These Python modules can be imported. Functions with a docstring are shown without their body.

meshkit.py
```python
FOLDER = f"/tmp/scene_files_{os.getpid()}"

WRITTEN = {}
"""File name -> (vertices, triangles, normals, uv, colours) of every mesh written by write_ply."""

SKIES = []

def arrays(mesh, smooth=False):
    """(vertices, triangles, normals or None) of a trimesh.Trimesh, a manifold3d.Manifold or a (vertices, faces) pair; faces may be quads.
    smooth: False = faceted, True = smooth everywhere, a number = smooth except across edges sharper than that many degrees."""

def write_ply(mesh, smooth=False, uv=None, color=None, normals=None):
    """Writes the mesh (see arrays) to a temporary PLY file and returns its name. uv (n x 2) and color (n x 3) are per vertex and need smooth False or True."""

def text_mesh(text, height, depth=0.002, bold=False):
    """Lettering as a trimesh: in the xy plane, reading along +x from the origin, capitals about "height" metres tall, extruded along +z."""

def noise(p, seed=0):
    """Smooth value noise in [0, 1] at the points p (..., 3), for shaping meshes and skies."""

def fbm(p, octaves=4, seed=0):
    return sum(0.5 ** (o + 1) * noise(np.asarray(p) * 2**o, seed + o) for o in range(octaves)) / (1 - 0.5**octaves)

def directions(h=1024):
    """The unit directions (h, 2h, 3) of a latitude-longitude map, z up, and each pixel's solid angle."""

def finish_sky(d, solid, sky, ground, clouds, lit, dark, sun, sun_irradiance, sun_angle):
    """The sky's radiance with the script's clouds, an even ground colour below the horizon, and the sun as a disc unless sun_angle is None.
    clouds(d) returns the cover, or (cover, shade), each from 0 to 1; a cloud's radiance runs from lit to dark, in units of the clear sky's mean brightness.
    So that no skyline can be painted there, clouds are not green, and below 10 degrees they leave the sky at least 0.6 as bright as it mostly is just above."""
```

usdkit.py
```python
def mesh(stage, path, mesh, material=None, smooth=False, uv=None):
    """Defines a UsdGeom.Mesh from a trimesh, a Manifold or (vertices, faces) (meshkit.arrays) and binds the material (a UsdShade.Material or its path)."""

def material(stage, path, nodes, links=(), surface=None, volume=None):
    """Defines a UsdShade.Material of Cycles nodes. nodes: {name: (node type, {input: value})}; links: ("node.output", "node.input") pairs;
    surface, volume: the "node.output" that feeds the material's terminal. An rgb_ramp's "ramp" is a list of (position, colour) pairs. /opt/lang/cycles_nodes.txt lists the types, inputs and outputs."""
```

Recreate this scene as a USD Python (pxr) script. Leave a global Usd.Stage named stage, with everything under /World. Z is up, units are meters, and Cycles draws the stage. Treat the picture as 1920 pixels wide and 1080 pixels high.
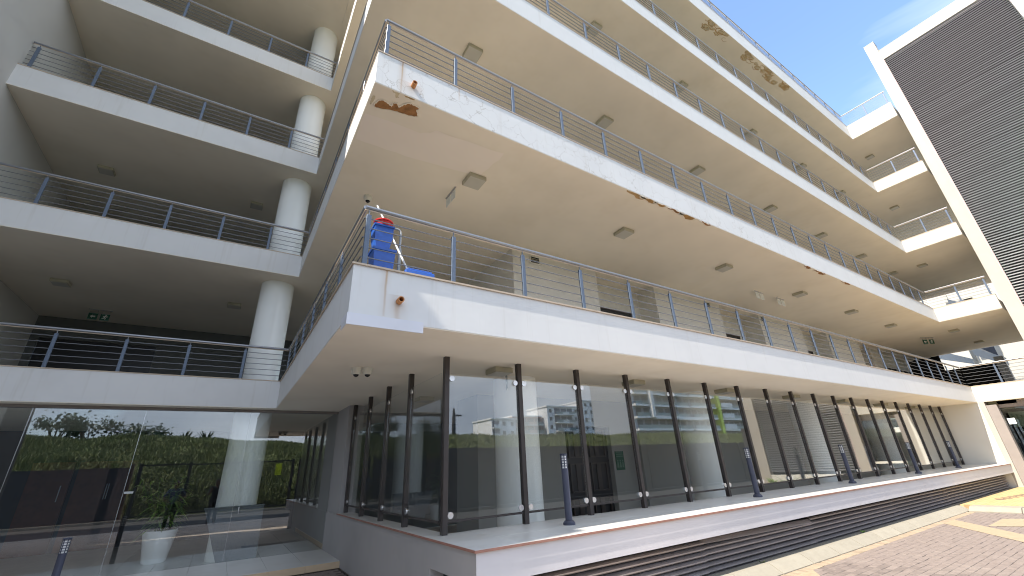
import math, random
import numpy as np, trimesh, usdkit, meshkit
import manifold3d as m3
from pxr import Usd, UsdGeom, UsdLux, UsdShade, Gf, Sdf
from shapely.geometry import Polygon, Point, LineString, box as sbox
from shapely.ops import unary_union
from shapely import affinity

random.seed(7); RNG = np.random.default_rng(7)
stage = Usd.Stage.CreateInMemory()
UsdGeom.SetStageUpAxis(stage, UsdGeom.Tokens.z); UsdGeom.SetStageMetersPerUnit(stage, 1.0)
UsdGeom.Xform.Define(stage, '/World'); UsdGeom.Scope.Define(stage, '/World/Looks')

# ------------------------------------------------------------------ camera
CAM = (-0.8318, -4.3762, 1.66)
RW = np.array([[0.8417188, -0.5379831, -0.0456471], [0.1771924, 0.3551127, -0.9178768], [0.5100121, 0.7645059, 0.3942315]])
cam = UsdGeom.Camera.Define(stage, '/World/camera')
r, u, b = RW[0], -RW[1], -RW[2]
cam.AddTransformOp().Set(Gf.Matrix4d(*[float(v) for v in (*r, 0, *u, 0, *b, 0, *CAM, 1)]))
cam.CreateHorizontalApertureAttr(36.0); cam.CreateVerticalApertureAttr(20.25)
cam.CreateFocalLengthAttr(36.0 * 781.16 / 1920.0); cam.CreateClippingRangeAttr(Gf.Vec2f(0.05, 3000.0))
cam.CreateExposureAttr(EXPOSURE := 1.6)

# ------------------------------------------------------------------ sky and sun
SUN = np.array([-0.84, -0.105, 1.0]); SUN /= np.linalg.norm(SUN)
ELEV, ROT = math.asin(SUN[2]), math.atan2(SUN[0], SUN[1])
sky_mat = usdkit.material(stage, '/World/Looks/sky_air', {
    'sky': ('sky_texture', {'sky_type': 'single_scattering', 'sun_disc': False, 'sun_elevation': ELEV, 'sun_rotation': ROT, 'altitude': 50.0, 'air_density': 1.0, 'aerosol_density': 0.7, 'ozone_density': 2.2}),
    'co': ('texture_coordinate', {}), 'xyz': ('separate_xyz', {}),
    'map': ('mapping', {'scale': (1.0, 1.0, 2.2)}),
    'n1': ('noise_texture', {'scale': 2.3, 'detail': 7.0, 'roughness': 0.58, 'distortion': 0.6}),
    'n2': ('noise_texture', {'scale': 1.7, 'detail': 5.0, 'roughness': 0.6}),
    'bank': ('map_range', {'from_min': 0.25, 'from_max': -0.35, 'to_min': -0.13, 'to_max': 0.42, 'clamp': True}),
    'sum': ('math', {'math_type': 'add'}),
    'cov': ('map_range', {'from_min': 0.53, 'from_max': 0.86, 'to_min': 0.0, 'to_max': 0.93, 'clamp': True}),
    'shade': ('rgb_ramp', {'ramp': [(0.3, (1.7, 2.05, 2.7)), (0.55, (2.7, 3.05, 3.65)), (0.75, (4.2, 4.5, 5.0))]}),
    'mx': ('mix_color', {'use_clamp': False}),
    'bg': ('background_shader', {'strength': 0.15}),
}, [('co.generated', 'xyz.vector'), ('co.generated', 'map.vector'), ('map.vector', 'n1.vector'), ('map.vector', 'n2.vector'), ('xyz.y', 'bank.value'),
    ('n1.fac', 'sum.value1'), ('bank.result', 'sum.value2'), ('sum.value', 'cov.value'), ('n2.fac', 'shade.fac'),
    ('cov.result', 'mx.fac'), ('sky.color', 'mx.a'), ('shade.color', 'mx.b'), ('mx.result', 'bg.color')], surface='bg.background')
dome = UsdLux.DomeLight.Define(stage, '/World/sky')
UsdShade.MaterialBindingAPI.Apply(dome.GetPrim()).Bind(sky_mat)
dome.GetPrim().SetCustomDataByKey('kind', 'structure')
sun = UsdLux.DistantLight.Define(stage, '/World/sun')
sun.CreateIntensityAttr(0.85); sun.CreateAngleAttr(0.55); sun.CreateNormalizeAttr(True); sun.CreateColorAttr(Gf.Vec3f(1.0, 0.93, 0.82))
zx = SUN; xx = np.cross([0, 0, 1.0], zx); xx /= np.linalg.norm(xx); yx = np.cross(zx, xx)
sun.AddTransformOp().Set(Gf.Matrix4d(*[float(v) for v in (*xx, 0, *yx, 0, *zx, 0, 0, 0, 60, 1)]))

# ------------------------------------------------------------------ helpers
COUNT = {}
def numbered(path):
    k = COUNT.get(path, 0); COUNT[path] = k + 1
    return path if k == 0 else f'{path}_{k:03d}'
def pth(p):
    return str(p.GetPath()) if hasattr(p, 'GetPath') else p
def tag(prim, label=None, cat=None, group=None, kind=None):
    prim = prim.GetPrim() if hasattr(prim, 'GetPrim') else prim
    for k, v in (('label', label), ('category', cat), ('group', group), ('kind', kind)):
        if v: prim.SetCustomDataByKey(k, v)
    return prim
def thing(name, label, cat, loc=(0, 0, 0), rotz=0.0, group=None, kind=None):
    x = UsdGeom.Xform.Define(stage, numbered('/World/' + name))
    x.AddTranslateOp().Set(Gf.Vec3d(*map(float, loc))); x.AddRotateZOp().Set(float(rotz))
    return tag(x, label, cat, group, kind)
def obj(name, mesh, mat, parent=None, smooth=False, label=None, kind=None):
    base = pth(parent) if parent is not None else '/World'
    if isinstance(mesh, list): mesh = trimesh.util.concatenate(mesh)
    p = usdkit.mesh(stage, numbered(base + '/' + name), mesh, M[mat], smooth=smooth).GetPrim()
    return tag(p, label, None, None, kind)
def dup(root, loc, rotz=0.0, label=None, group=None):
    was = root.GetCustomData()
    nm = root.GetName()
    x = UsdGeom.Xform.Define(stage, numbered('/World/' + nm)); 
    x.AddTranslateOp().Set(Gf.Vec3d(*map(float, loc))); x.AddRotateZOp().Set(float(rotz))
    p = x.GetPrim(); p.GetReferences().AddInternalReference(root.GetPath()); p.SetInstanceable(True)
    return tag(p, label or was.get('label'), was.get('category'), group or was.get('group'))
def bx(x0, x1, y0, y1, z0, z1):
    m = trimesh.creation.box((abs(x1 - x0), abs(y1 - y0), abs(z1 - z0)))
    m.apply_translation(((x0 + x1) / 2, (y0 + y1) / 2, (z0 + z1) / 2)); return m
def bev(x0, x1, y0, y1, z0, z1, c=0.004):
    """a box with chamfered edges"""
    lo, hi = np.array([x0, y0, z0]), np.array([x1, y1, z1]); pts = []
    for k in range(3):
        for s in np.ndindex(2, 2, 2):
            p = np.where(np.array(s) == 0, lo + c, hi - c); p[k] = (lo, hi)[s[k]][k]; pts.append(p)
    return trimesh.convex.convex_hull(np.array(pts))
def cyl(p0, p1, r, n=12):
    return trimesh.creation.cylinder(radius=r, segment=[p0, p1], sections=n)
def tube(pts, r, n=8):
    from numpy.linalg import norm
    p = np.asarray(pts, float); t = np.gradient(p, axis=0); t /= norm(t, axis=1, keepdims=True)
    a = np.cross(t, np.where(np.abs(t[:, 2:]) < 0.9, [0, 0, 1.0], [1.0, 0, 0])); a /= norm(a, axis=1, keepdims=True); b_ = np.cross(t, a)
    an = np.arange(n) * 2 * np.pi / n; rr = np.broadcast_to(r, (len(p),))
    v = (p[:, None] + rr[:, None, None] * (np.cos(an)[None, :, None] * a[:, None] + np.sin(an)[None, :, None] * b_[:, None])).reshape(-1, 3)
    f = []
    for i in range(len(p) - 1):
        for j in range(n):
            k = (j + 1) % n; f += [[i * n + j, i * n + k, (i + 1) * n + k], [i * n + j, (i + 1) * n + k, (i + 1) * n + j]]
    e = len(v); v = np.vstack([v, p[0], p[-1]])
    for j in range(n):
        k = (j + 1) % n; f += [[e, k, j], [e + 1, (len(p) - 1) * n + j, (len(p) - 1) * n + k]]
    return trimesh.Trimesh(v, f, process=False)
def lathe(prof, n=24, at=(0, 0, 0)):
    m = trimesh.creation.revolve(np.array(prof, float), sections=n); m.apply_translation(at); return m
def prism(poly, z0, z1):
    ps = [g for g in (getattr(poly, 'geoms', None) or [poly]) if g.area > 1e-6]
    m = trimesh.util.concatenate([trimesh.creation.extrude_polygon(g, z1 - z0, engine='earcut') for g in ps]); m.apply_translation((0, 0, z0)); return m
def on_y(m, y):
    """a prism drawn in xy becomes a sheet in xz at y, facing -y, extruded towards -y"""
    m = m.copy(); v = m.vertices; m.vertices = np.stack([v[:, 0], y - v[:, 2], v[:, 1]], 1); return m
def on_x(m, x):
    """drawn in (y, z); extruded towards -x"""
    m = m.copy(); v = m.vertices; m.vertices = np.stack([x - v[:, 2], v[:, 0], v[:, 1]], 1); m.invert() if m.volume < 0 else None; return m
def sweep_x(prof, x0, x1):
    """closed profile [(y, z)] run along x"""
    m = trimesh.creation.extrude_polygon(Polygon(prof), x1 - x0, engine='earcut'); v = m.vertices.copy()
    m.vertices = np.stack([x0 + v[:, 2], v[:, 0], v[:, 1]], 1); return m
def sweep_y(prof, y0, y1):
    """closed profile [(x, z)] run along y"""
    m = trimesh.creation.extrude_polygon(Polygon(prof), y1 - y0, engine='earcut'); v = m.vertices.copy()
    m.vertices = np.stack([v[:, 0], y0 + v[:, 2], v[:, 1]], 1); m.invert(); return m

# ------------------------------------------------------------------ materials
M = {}
def mat(name, col, rough=0.6, var=0.12, scale=1.5, bump=0.0, bscale=40.0, metal=0.0, spec=0.5, rnd=0.0, dirt=None, coat=0.0):
    """a plain surface whose tone drifts with broad and fine noise, with fine relief"""
    c = np.array(col)
    nodes = {'g': ('geometry', {}), 'n': ('noise_texture', {'scale': scale, 'detail': 5.0, 'roughness': 0.6}),
             'r': ('rgb_ramp', {'ramp': [(0.25, tuple(c * (1 - var))), (0.5, tuple(c)), (0.75, tuple(np.minimum(c * (1 + var * 0.6), 0.95)))]}),
             'p': ('principled_bsdf', {'roughness': rough, 'metallic': metal, 'specular_ior_level': spec, 'coat_weight': coat})}
    links = [('g.position', 'n.vector'), ('n.fac', 'r.fac')]
    last = 'r.color'
    if rnd:
        nodes |= {'oi': ('object_info', {}), 'mr': ('map_range', {'to_min': 1 - rnd, 'to_max': 1 + rnd}), 'hv': ('hsv', {})}
        links += [('oi.random', 'mr.value'), ('mr.result', 'hv.value'), (last, 'hv.color')]; last = 'hv.color'
    if dirt:
        nodes |= {'dn': ('noise_texture', {'scale': dirt[1], 'detail': 8.0, 'roughness': 0.7}), 'dr': ('map_range', {'from_min': 0.52, 'from_max': 0.75, 'to_max': dirt[2], 'clamp': True}), 'dm': ('mix_color', {'b': dirt[0]})}
        links += [('g.position', 'dn.vector'), ('dn.fac', 'dr.value'), ('dr.result', 'dm.fac'), (last, 'dm.a')]; last = 'dm.result'
    links.append((last, 'p.base_color'))
    if bump:
        nodes |= {'bn': ('noise_texture', {'scale': bscale, 'detail': 4.0}), 'b': ('bump', {'strength': bump, 'distance': 0.01})}
        links += [('g.position', 'bn.vector'), ('bn.fac', 'b.height'), ('b.normal', 'p.normal')]
    M[name] = usdkit.material(stage, '/World/Looks/' + name, nodes, links, surface='p.BSDF'); return M[name]

def plaster(name, cracks, streaks, base=(0.68, 0.675, 0.66)):
    """painted plaster; cracks: (x from, x to, z from, z to) or None; streaks: [(x, width, z top, z bottom, strength)] of rust on the front face"""
    c = np.array(base)
    nodes = {'g': ('geometry', {}), 's': ('separate_xyz', {}), 'n': ('noise_texture', {'scale': 0.9, 'detail': 6.0, 'roughness': 0.65}),
             'r': ('rgb_ramp', {'ramp': [(0.25, tuple(c * 0.93)), (0.5, tuple(c)), (0.8, tuple(c * 1.03))]}),
             'bn': ('noise_texture', {'scale': 7.0, 'detail': 9.0, 'roughness': 0.62}), 'b': ('bump', {'strength': 0.13, 'distance': 0.015}),
             'wn': ('noise_texture', {'scale': 3.0, 'detail': 4.0}), 'p': ('principled_bsdf', {'roughness': 0.62, 'specular_ior_level': 0.3})}
    links = [('g.position', 's.vector'), ('g.position', 'n.vector'), ('n.fac', 'r.fac'), ('g.position', 'bn.vector'), ('bn.fac', 'b.height'), ('b.normal', 'p.normal'), ('g.position', 'wn.vector')]
    nodes |= {'dmap': ('mapping', {'scale': (7.0, 7.0, 0.35)}), 'dn': ('noise_texture', {'scale': 1.0, 'detail': 5.0, 'roughness': 0.65}), 'dr': ('map_range', {'from_min': 0.56, 'from_max': 0.78, 'to_max': 0.35, 'clamp': True}), 'dx': ('mix_color', {'b': (0.44, 0.40, 0.33)})}
    links += [('g.position', 'dmap.vector'), ('dmap.vector', 'dn.vector'), ('dn.fac', 'dr.value'), ('dr.result', 'dx.fac'), ('r.color', 'dx.a')]
    last = 'dx.result'
    if cracks:
        x0, x1, z0, z1 = cracks
        nodes |= {'cm': ('mapping', {'scale': (1.0, 1.0, 1.0)}), 'cd': ('noise_texture', {'scale': 5.0, 'detail': 3.0}), 'ca': ('vector_math', {'math_type': 'multiply_add', 'vector2': (0.35, 0.35, 0.35)}),
                  'v': ('voronoi_texture', {'feature': 'distance_to_edge', 'scale': 3.3}), 'vr': ('map_range', {'from_min': 0.003, 'from_max': 0.02, 'to_min': 1.0, 'to_max': 0.0, 'clamp': True}),
                  'mk': ('noise_texture', {'scale': 1.6, 'detail': 3.0}), 'mr': ('map_range', {'from_min': 0.36, 'from_max': 0.56, 'clamp': True}),
                  'xa': ('map_range', {'from_min': x1 - 3, 'from_max': x1 + 1, 'to_min': 1.0, 'to_max': 0.0, 'clamp': True}), 'za': ('math', {'math_type': 'greater_than', 'value2': z0}), 'zb': ('math', {'math_type': 'less_than', 'value2': z1}),
                  'm1': ('math', {'math_type': 'multiply'}), 'm2': ('math', {'math_type': 'multiply'}), 'm3': ('math', {'math_type': 'multiply'}), 'm4': ('math', {'math_type': 'multiply'}), 'm5': ('math', {'math_type': 'multiply', 'value2': 0.5}),
                  'cx': ('mix_color', {'b': (0.22, 0.17, 0.11)})}
        links += [('g.position', 'cd.vector'), ('cd.color', 'ca.vector1'), ('g.position', 'ca.vector3'), ('ca.vector', 'v.vector'), ('v.distance', 'vr.value'), ('g.position', 'mk.vector'), ('mk.fac', 'mr.value'),
                  ('s.x', 'xa.value'), ('s.z', 'za.value1'), ('s.z', 'zb.value1'), ('vr.result', 'm1.value1'), ('mr.result', 'm1.value2'), ('m1.value', 'm2.value1'), ('xa.result', 'm2.value2'),
                  ('m2.value', 'm3.value1'), ('za.value', 'm3.value2'), ('m3.value', 'm4.value1'), ('zb.value', 'm4.value2'), ('m4.value', 'm5.value1'), ('m5.value', 'cx.fac'), (last, 'cx.a')]
        last = 'cx.result'
    for i, (x, w, zt, zb, k) in enumerate(streaks):
        a = f's{i}'
        nodes |= {a + 'w': ('math', {'math_type': 'multiply_add', 'value2': w * 1.5, 'value3': -x - w * 0.75}), a + 'd': ('math', {'math_type': 'add'}), a + 'a': ('math', {'math_type': 'absolute'}),
                  a + 'r': ('map_range', {'range_type': 'smoothstep', 'from_min': 0.0, 'from_max': w, 'to_min': 1.0, 'to_max': 0.0, 'clamp': True}),
                  a + 'z': ('map_range', {'from_min': zb, 'from_max': zt, 'to_min': 0.25, 'to_max': 1.0, 'clamp': True}), a + 't': ('math', {'math_type': 'less_than', 'value2': zt + 0.002}), a + 'u': ('math', {'math_type': 'greater_than', 'value2': zb}),
                  a + 'm': ('math', {'math_type': 'multiply'}), a + 'k': ('math', {'math_type': 'multiply'}), a + 'l': ('math', {'math_type': 'multiply'}), a + 'q': ('math', {'math_type': 'multiply', 'value2': k}),
                  a + 'x': ('mix_color', {'b': (0.42, 0.24, 0.09)})}
        links += [('wn.fac', a + 'w.value1'), ('s.x', a + 'd.value1'), (a + 'w.value', a + 'd.value2'), (a + 'd.value', a + 'a.value1'), (a + 'a.value', a + 'r.value'), ('s.z', a + 'z.value'), ('s.z', a + 't.value1'), ('s.z', a + 'u.value1'),
                  (a + 'r.result', a + 'm.value1'), (a + 'z.result', a + 'm.value2'), (a + 'm.value', a + 'k.value1'), (a + 't.value', a + 'k.value2'), (a + 'k.value', a + 'l.value1'), (a + 'u.value', a + 'l.value2'),
                  (a + 'l.value', a + 'q.value1'), (a + 'q.value', a + 'x.fac'), (last, a + 'x.a')]
        last = a + 'x.result'
    links.append((last, 'p.base_color'))
    M[name] = usdkit.material(stage, '/World/Looks/' + name, nodes, links, surface='p.BSDF')

def glass(name, tint, f0, solid=0.0):
    M[name] = usdkit.material(stage, '/World/Looks/' + name, {
        't': ('transparent_bsdf', {'color': tint}), 'gl': ('glossy_bsdf', {'color': (1, 1, 1), 'roughness': 0.0}),
        'lw': ('layer_weight', {'blend': 0.5}), 'g': ('geometry', {}), 'wn': ('noise_texture', {'scale': 1.1, 'detail': 1.0}), 'wb': ('bump', {'strength': 1.0, 'distance': 0.0008}), 'pw': ('math', {'math_type': 'power', 'value2': 5.0}), 'ma': ('math', {'math_type': 'multiply_add', 'value2': 0.9 - f0, 'value3': f0}), 'mx': ('mix_closure', {})},
        [('g.position', 'wn.vector'), ('wn.fac', 'wb.height'), ('wb.normal', 'gl.normal'), ('lw.facing', 'pw.value1'), ('pw.value', 'ma.value1'), ('ma.value', 'mx.fac'), ('t.BSDF', 'mx.closure1'), ('gl.BSDF', 'mx.closure2')], surface='mx.closure')

plaster('plaster_white', None, [])
plaster('plaster_sunlit', None, [], (0.52, 0.48, 0.41))  # same white paint, darkened and warmed for the slabs in full sun
plaster('plaster_first_floor', None, [(0.37, 0.022, 3.83, 3.25, 0.75), (0.36, 0.09, 3.83, 3.1, 0.2), (0.52, 0.05, 3.44, 3.1, 0.4), (0.52, 0.15, 3.52, 3.0, 0.22)])
plaster('plaster_second_floor', (0, 12, 6.60, 7.22), [(0.36, 0.02, 7.23, 6.6, 0.8), (0.36, 0.08, 7.23, 6.5, 0.3), (0.5, 0.22, 6.86, 6.5, 0.25), (1.27, 0.025, 7.23, 6.95, 0.5)])
mat('ceiling_paint', (0.86, 0.79, 0.67), 0.75, 0.09, 0.45, 0.12, 12.0, spec=0.2, dirt=((0.74, 0.66, 0.52), 0.8, 0.45))
mat('column_white', (0.86, 0.87, 0.84), 0.55, 0.04, 1.0, 0.1, 20.0)
mat('wall_cream', (0.70, 0.67, 0.60), 0.7, 0.06, 0.8, 0.15, 15.0)
mat('wall_grey', (0.42, 0.405, 0.40), 0.65, 0.08, 1.2, 0.12, 25.0, dirt=((0.36, 0.345, 0.34), 2.0, 0.5))
mat('wall_inside_grey', (0.31, 0.31, 0.295), 0.7, 0.05, 0.7)
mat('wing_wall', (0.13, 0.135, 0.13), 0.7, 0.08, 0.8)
mat('corridor_tile', (0.20, 0.19, 0.175), 0.45, 0.08, 1.5)
mat('bounce_tile', (0.60, 0.53, 0.43), 0.45, 0.08, 1.5)  # unseen floor tile, lightened to bounce more light onto the soffit above
mat('outer_render', (0.47, 0.46, 0.43), 0.7, 0.07, 0.8, 0.15, 14.0)
mat('band_grey', (0.58, 0.57, 0.59), 0.6, 0.06, 1.2, 0.15, 20.0)
mat('wall_dark', (0.05, 0.05, 0.052), 0.7, 0.15, 2.0)
mat('coping_tile', (0.50, 0.40, 0.30), 0.55, 0.18, 4.0)
mat('flashing', (0.66, 0.66, 0.70), 0.4, 0.05, 3.0)
mat('steel_rail', (0.29, 0.30, 0.32), 0.38, 0.06, 9.0, metal=0.9)
mat('steel_rod', (0.17, 0.175, 0.19), 0.4, 0.15, 9.0, metal=0.6)
mat('post_paint', (0.10, 0.13, 0.18), 0.42, 0.14, 12.0, metal=0.25, dirt=((0.22, 0.23, 0.25), 30.0, 0.4))
mat('mullion', (0.055, 0.045, 0.042), 0.38, 0.2, 6.0, metal=0.2)
mat('clip_steel', (0.75, 0.75, 0.76), 0.25, 0.05, 9.0, metal=0.85)
mat('tile_white', (0.60, 0.59, 0.56), 0.33, 0.06, 2.5, rnd=0.03, dirt=((0.42, 0.38, 0.3), 3.0, 0.35))
mat('tile_trim', (0.34, 0.17, 0.13), 0.5, 0.2, 6.0)
mat('tile_riser', (0.66, 0.50, 0.33), 0.5, 0.1, 3.0)
mat('tile_floor_inside', (0.62, 0.62, 0.59), 0.2, 0.06, 2.0, rnd=0.03)
mat('louvre_metal', (0.36, 0.33, 0.33), 0.42, 0.12, 3.0, metal=0.35, rnd=0.08, dirt=((0.33, 0.29, 0.26), 5.0, 0.5))
mat('slat_metal', (0.115, 0.115, 0.122), 0.5, 0.06, 2.0, metal=0.2, rnd=0.16)
mat('tower_white', (0.40, 0.365, 0.315), 0.65, 0.05, 0.8, 0.15, 14.0, dirt=((0.42, 0.385, 0.34), 1.6, 0.45))
mat('pink_edge', (0.62, 0.42, 0.38), 0.6, 0.08)
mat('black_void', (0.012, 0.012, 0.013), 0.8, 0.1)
mat('door_black', (0.02, 0.02, 0.022), 0.35, 0.2)
mat('door_wood', (0.12, 0.045, 0.025), 0.4, 0.25, 6.0)
mat('door_red', (0.30, 0.05, 0.035), 0.5, 0.15)
mat('frame_brown', (0.27, 0.235, 0.215), 0.5, 0.08)
mat('rust', (0.50, 0.22, 0.08), 0.75, 0.35, 25.0, 0.3, 80.0)
mat('bare_plaster', (0.34, 0.17, 0.065), 0.85, 0.45, 14.0, 0.9, 45.0)
mat('scar_ochre', (0.42, 0.25, 0.09), 0.85, 0.4, 12.0, 0.7, 45.0)
mat('stain_brown', (0.46, 0.30, 0.13), 0.85, 0.45, 9.0)
mat('stain_green', (0.60, 0.52, 0.36), 0.85, 0.3, 9.0)
mat('paint_patch', (0.90, 0.82, 0.73), 0.75, 0.03, 0.6)
mat('lamp_housing', (0.44, 0.41, 0.30), 0.5, 0.08, 6.0)
mat('lamp_lens', (0.56, 0.54, 0.47), 0.35, 0.04, 6.0)
mat('cream_plastic', (0.72, 0.70, 0.62), 0.4, 0.05)
mat('dark_lens', (0.01, 0.01, 0.012), 0.08, 0.1)
mat('sign_green', (0.010, 0.095, 0.055), 0.4, 0.08)
mat('sign_white', (0.78, 0.80, 0.76), 0.45, 0.04)
mat('plastic_blue', (0.022, 0.10, 0.42), 0.35, 0.08, 6.0)
mat('plastic_red', (0.60, 0.02, 0.015), 0.35, 0.06, 6.0)
mat('trolley_grey', (0.36, 0.38, 0.38), 0.4, 0.08)
mat('mop_white', (0.8, 0.8, 0.8), 0.5, 0.05)
mat('bollard_blue', (0.060, 0.066, 0.10), 0.42, 0.12, 8.0, metal=0.1)
mat('bollard_lens', (0.82, 0.82, 0.80), 0.3, 0.05)
mat('asphalt', (0.05, 0.05, 0.052), 0.9, 0.25, 3.0, 0.4, 80.0)
mat('sign_dim', (0.10, 0.20, 0.15), 0.5, 0.1)
mat('pot_white', (0.80, 0.82, 0.82), 0.25, 0.03)
mat('desk_grey', (0.13, 0.15, 0.17), 0.3, 0.08)
mat('paver', (0.195, 0.157, 0.139), 0.85, 0.22, 9.0, 0.5, 60.0, rnd=0.22, dirt=((0.27, 0.225, 0.195), 1.3, 0.6))
mat('paver_joint', (0.07, 0.055, 0.045), 0.95, 0.3, 12.0)
mat('paver_pale', (0.31, 0.24, 0.17), 0.85, 0.15, 8.0, 0.4, 50.0, rnd=0.12)
mat('line_paint', (0.34, 0.27, 0.18), 0.8, 0.15, 10.0, 0.3, 60.0, dirt=((0.28, 0.21, 0.17), 14.0, 0.75))
mat('kerb_concrete', (0.29, 0.265, 0.215), 0.85, 0.10, 5.0, 0.4, 70.0, rnd=0.05, dirt=((0.22, 0.195, 0.155), 4.0, 0.5))
mat('earth', (0.12, 0.10, 0.075), 0.95, 0.3, 0.2)
mat('grass_soil', (0.065, 0.083, 0.026), 0.9, 0.45, 0.8, 0.5, 6.0)
mat('leaf_dark', (0.022, 0.045, 0.016), 0.5, 0.4, 1.5)
mat('leaf_mid', (0.05, 0.10, 0.022), 0.5, 0.4, 1.5)
mat('leaf_bright', (0.17, 0.28, 0.055), 0.45, 0.35, 3.0)
mat('grass_blade', (0.15, 0.18, 0.065), 0.6, 0.5, 0.6)
mat('bark', (0.09, 0.075, 0.06), 0.9, 0.3, 5.0)
mat('apartment_white', (0.72, 0.72, 0.72), 0.7, 0.05, 0.2)
mat('apartment_grey', (0.34, 0.36, 0.40), 0.7, 0.05, 0.2)
mat('apartment_pink', (0.55, 0.38, 0.32), 0.7, 0.05, 0.2)
mat('apartment_dark', (0.09, 0.10, 0.13), 0.6, 0.1, 0.2)
mat('apartment_lime', (0.55, 0.66, 0.06), 0.6, 0.05)
mat('window_dark', (0.03, 0.033, 0.038), 0.4, 0.2)
mat('balcony_glass', (0.24, 0.30, 0.29), 0.45, 0.1)
mat('car_white', (0.78, 0.78, 0.78), 0.25, 0.02, coat=0.5)
mat('rubber', (0.02, 0.02, 0.02), 0.8, 0.1)
mat('skin', (0.11, 0.06, 0.04), 0.5, 0.08)
mat('cloth_blue', (0.05, 0.07, 0.13), 0.85, 0.15)
mat('cloth_dark', (0.015, 0.016, 0.02), 0.85, 0.15)
mat('hair_black', (0.008, 0.007, 0.006), 0.6, 0.1)
mat('gate_metal', (0.018, 0.018, 0.02), 0.5, 0.2)
mat('sign_lime', (0.50, 0.62, 0.03), 0.5, 0.05)
mat('far_white', (0.42, 0.40, 0.35), 0.7, 0.04, 0.3)
mat('far_shade', (0.42, 0.44, 0.45), 0.7, 0.04, 0.3)
mat('far_olive', (0.24, 0.19, 0.11), 0.7, 0.1, 0.6)
glass('glass_clear', (0.985, 0.995, 0.99), 0.10)
glass('glass_lobby', (0.975, 0.99, 0.985), 0.12)
glass('glass_shop', (0.7, 0.8, 0.8), 0.09)
M['zig'] = mat('paver_dark', (0.20, 0.14, 0.09), 0.85, 0.2, 8.0)
# yellow interlocking pavers of the footway, too far to tell apart
M['bounce_pavers'] = usdkit.material(stage, '/World/Looks/bounce_pavers', {  # road beyond the near pavers, lightened to bounce more light onto the soffits
    'g': ('geometry', {}), 'b': ('brick_texture', {'color1': (0.55, 0.46, 0.38), 'color2': (0.47, 0.39, 0.32), 'mortar': (0.25, 0.2, 0.17), 'scale': 1.0, 'brick_width': 0.218, 'row_height': 0.109, 'mortar_size': 0.004}),
    'p': ('principled_bsdf', {'roughness': 0.85})}, [('g.position', 'b.vector'), ('b.color', 'p.base_color')], surface='p.BSDF')
M['footway'] = usdkit.material(stage, '/World/Looks/footway', {
    'g': ('geometry', {}), 'b': ('brick_texture', {'color1': (0.50, 0.37, 0.185), 'color2': (0.43, 0.31, 0.15), 'mortar': (0.34, 0.23, 0.12), 'scale': 1.0, 'brick_width': 0.22, 'row_height': 0.11, 'mortar_size': 0.006}),
    'p': ('principled_bsdf', {'roughness': 0.85}), 'bu': ('bump', {'strength': 0.4, 'distance': 0.004})},
    [('g.position', 'b.vector'), ('b.color', 'p.base_color'), ('b.fac', 'bu.height'), ('bu.normal', 'p.normal')], surface='p.BSDF')

# ------------------------------------------------------------------ levels measured in the photograph
ZB = [None, 3.181, 6.594, 9.997, 13.416, 16.813]      # soffits
ZT = [None, 3.827, 7.227, 10.628, 14.018, 17.708]     # tops of the upstands
YL, XR, XW, YS = 7.13, 24.30, -6.384, -1.91           # left wing front, cross wing front, left wall, end of the cross wing front
PZ = 0.915                                            # plinth top
LZ = 0.115                                            # lobby floor
ORD = ['ground', 'first', 'second', 'third', 'fourth', 'roof']

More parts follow.
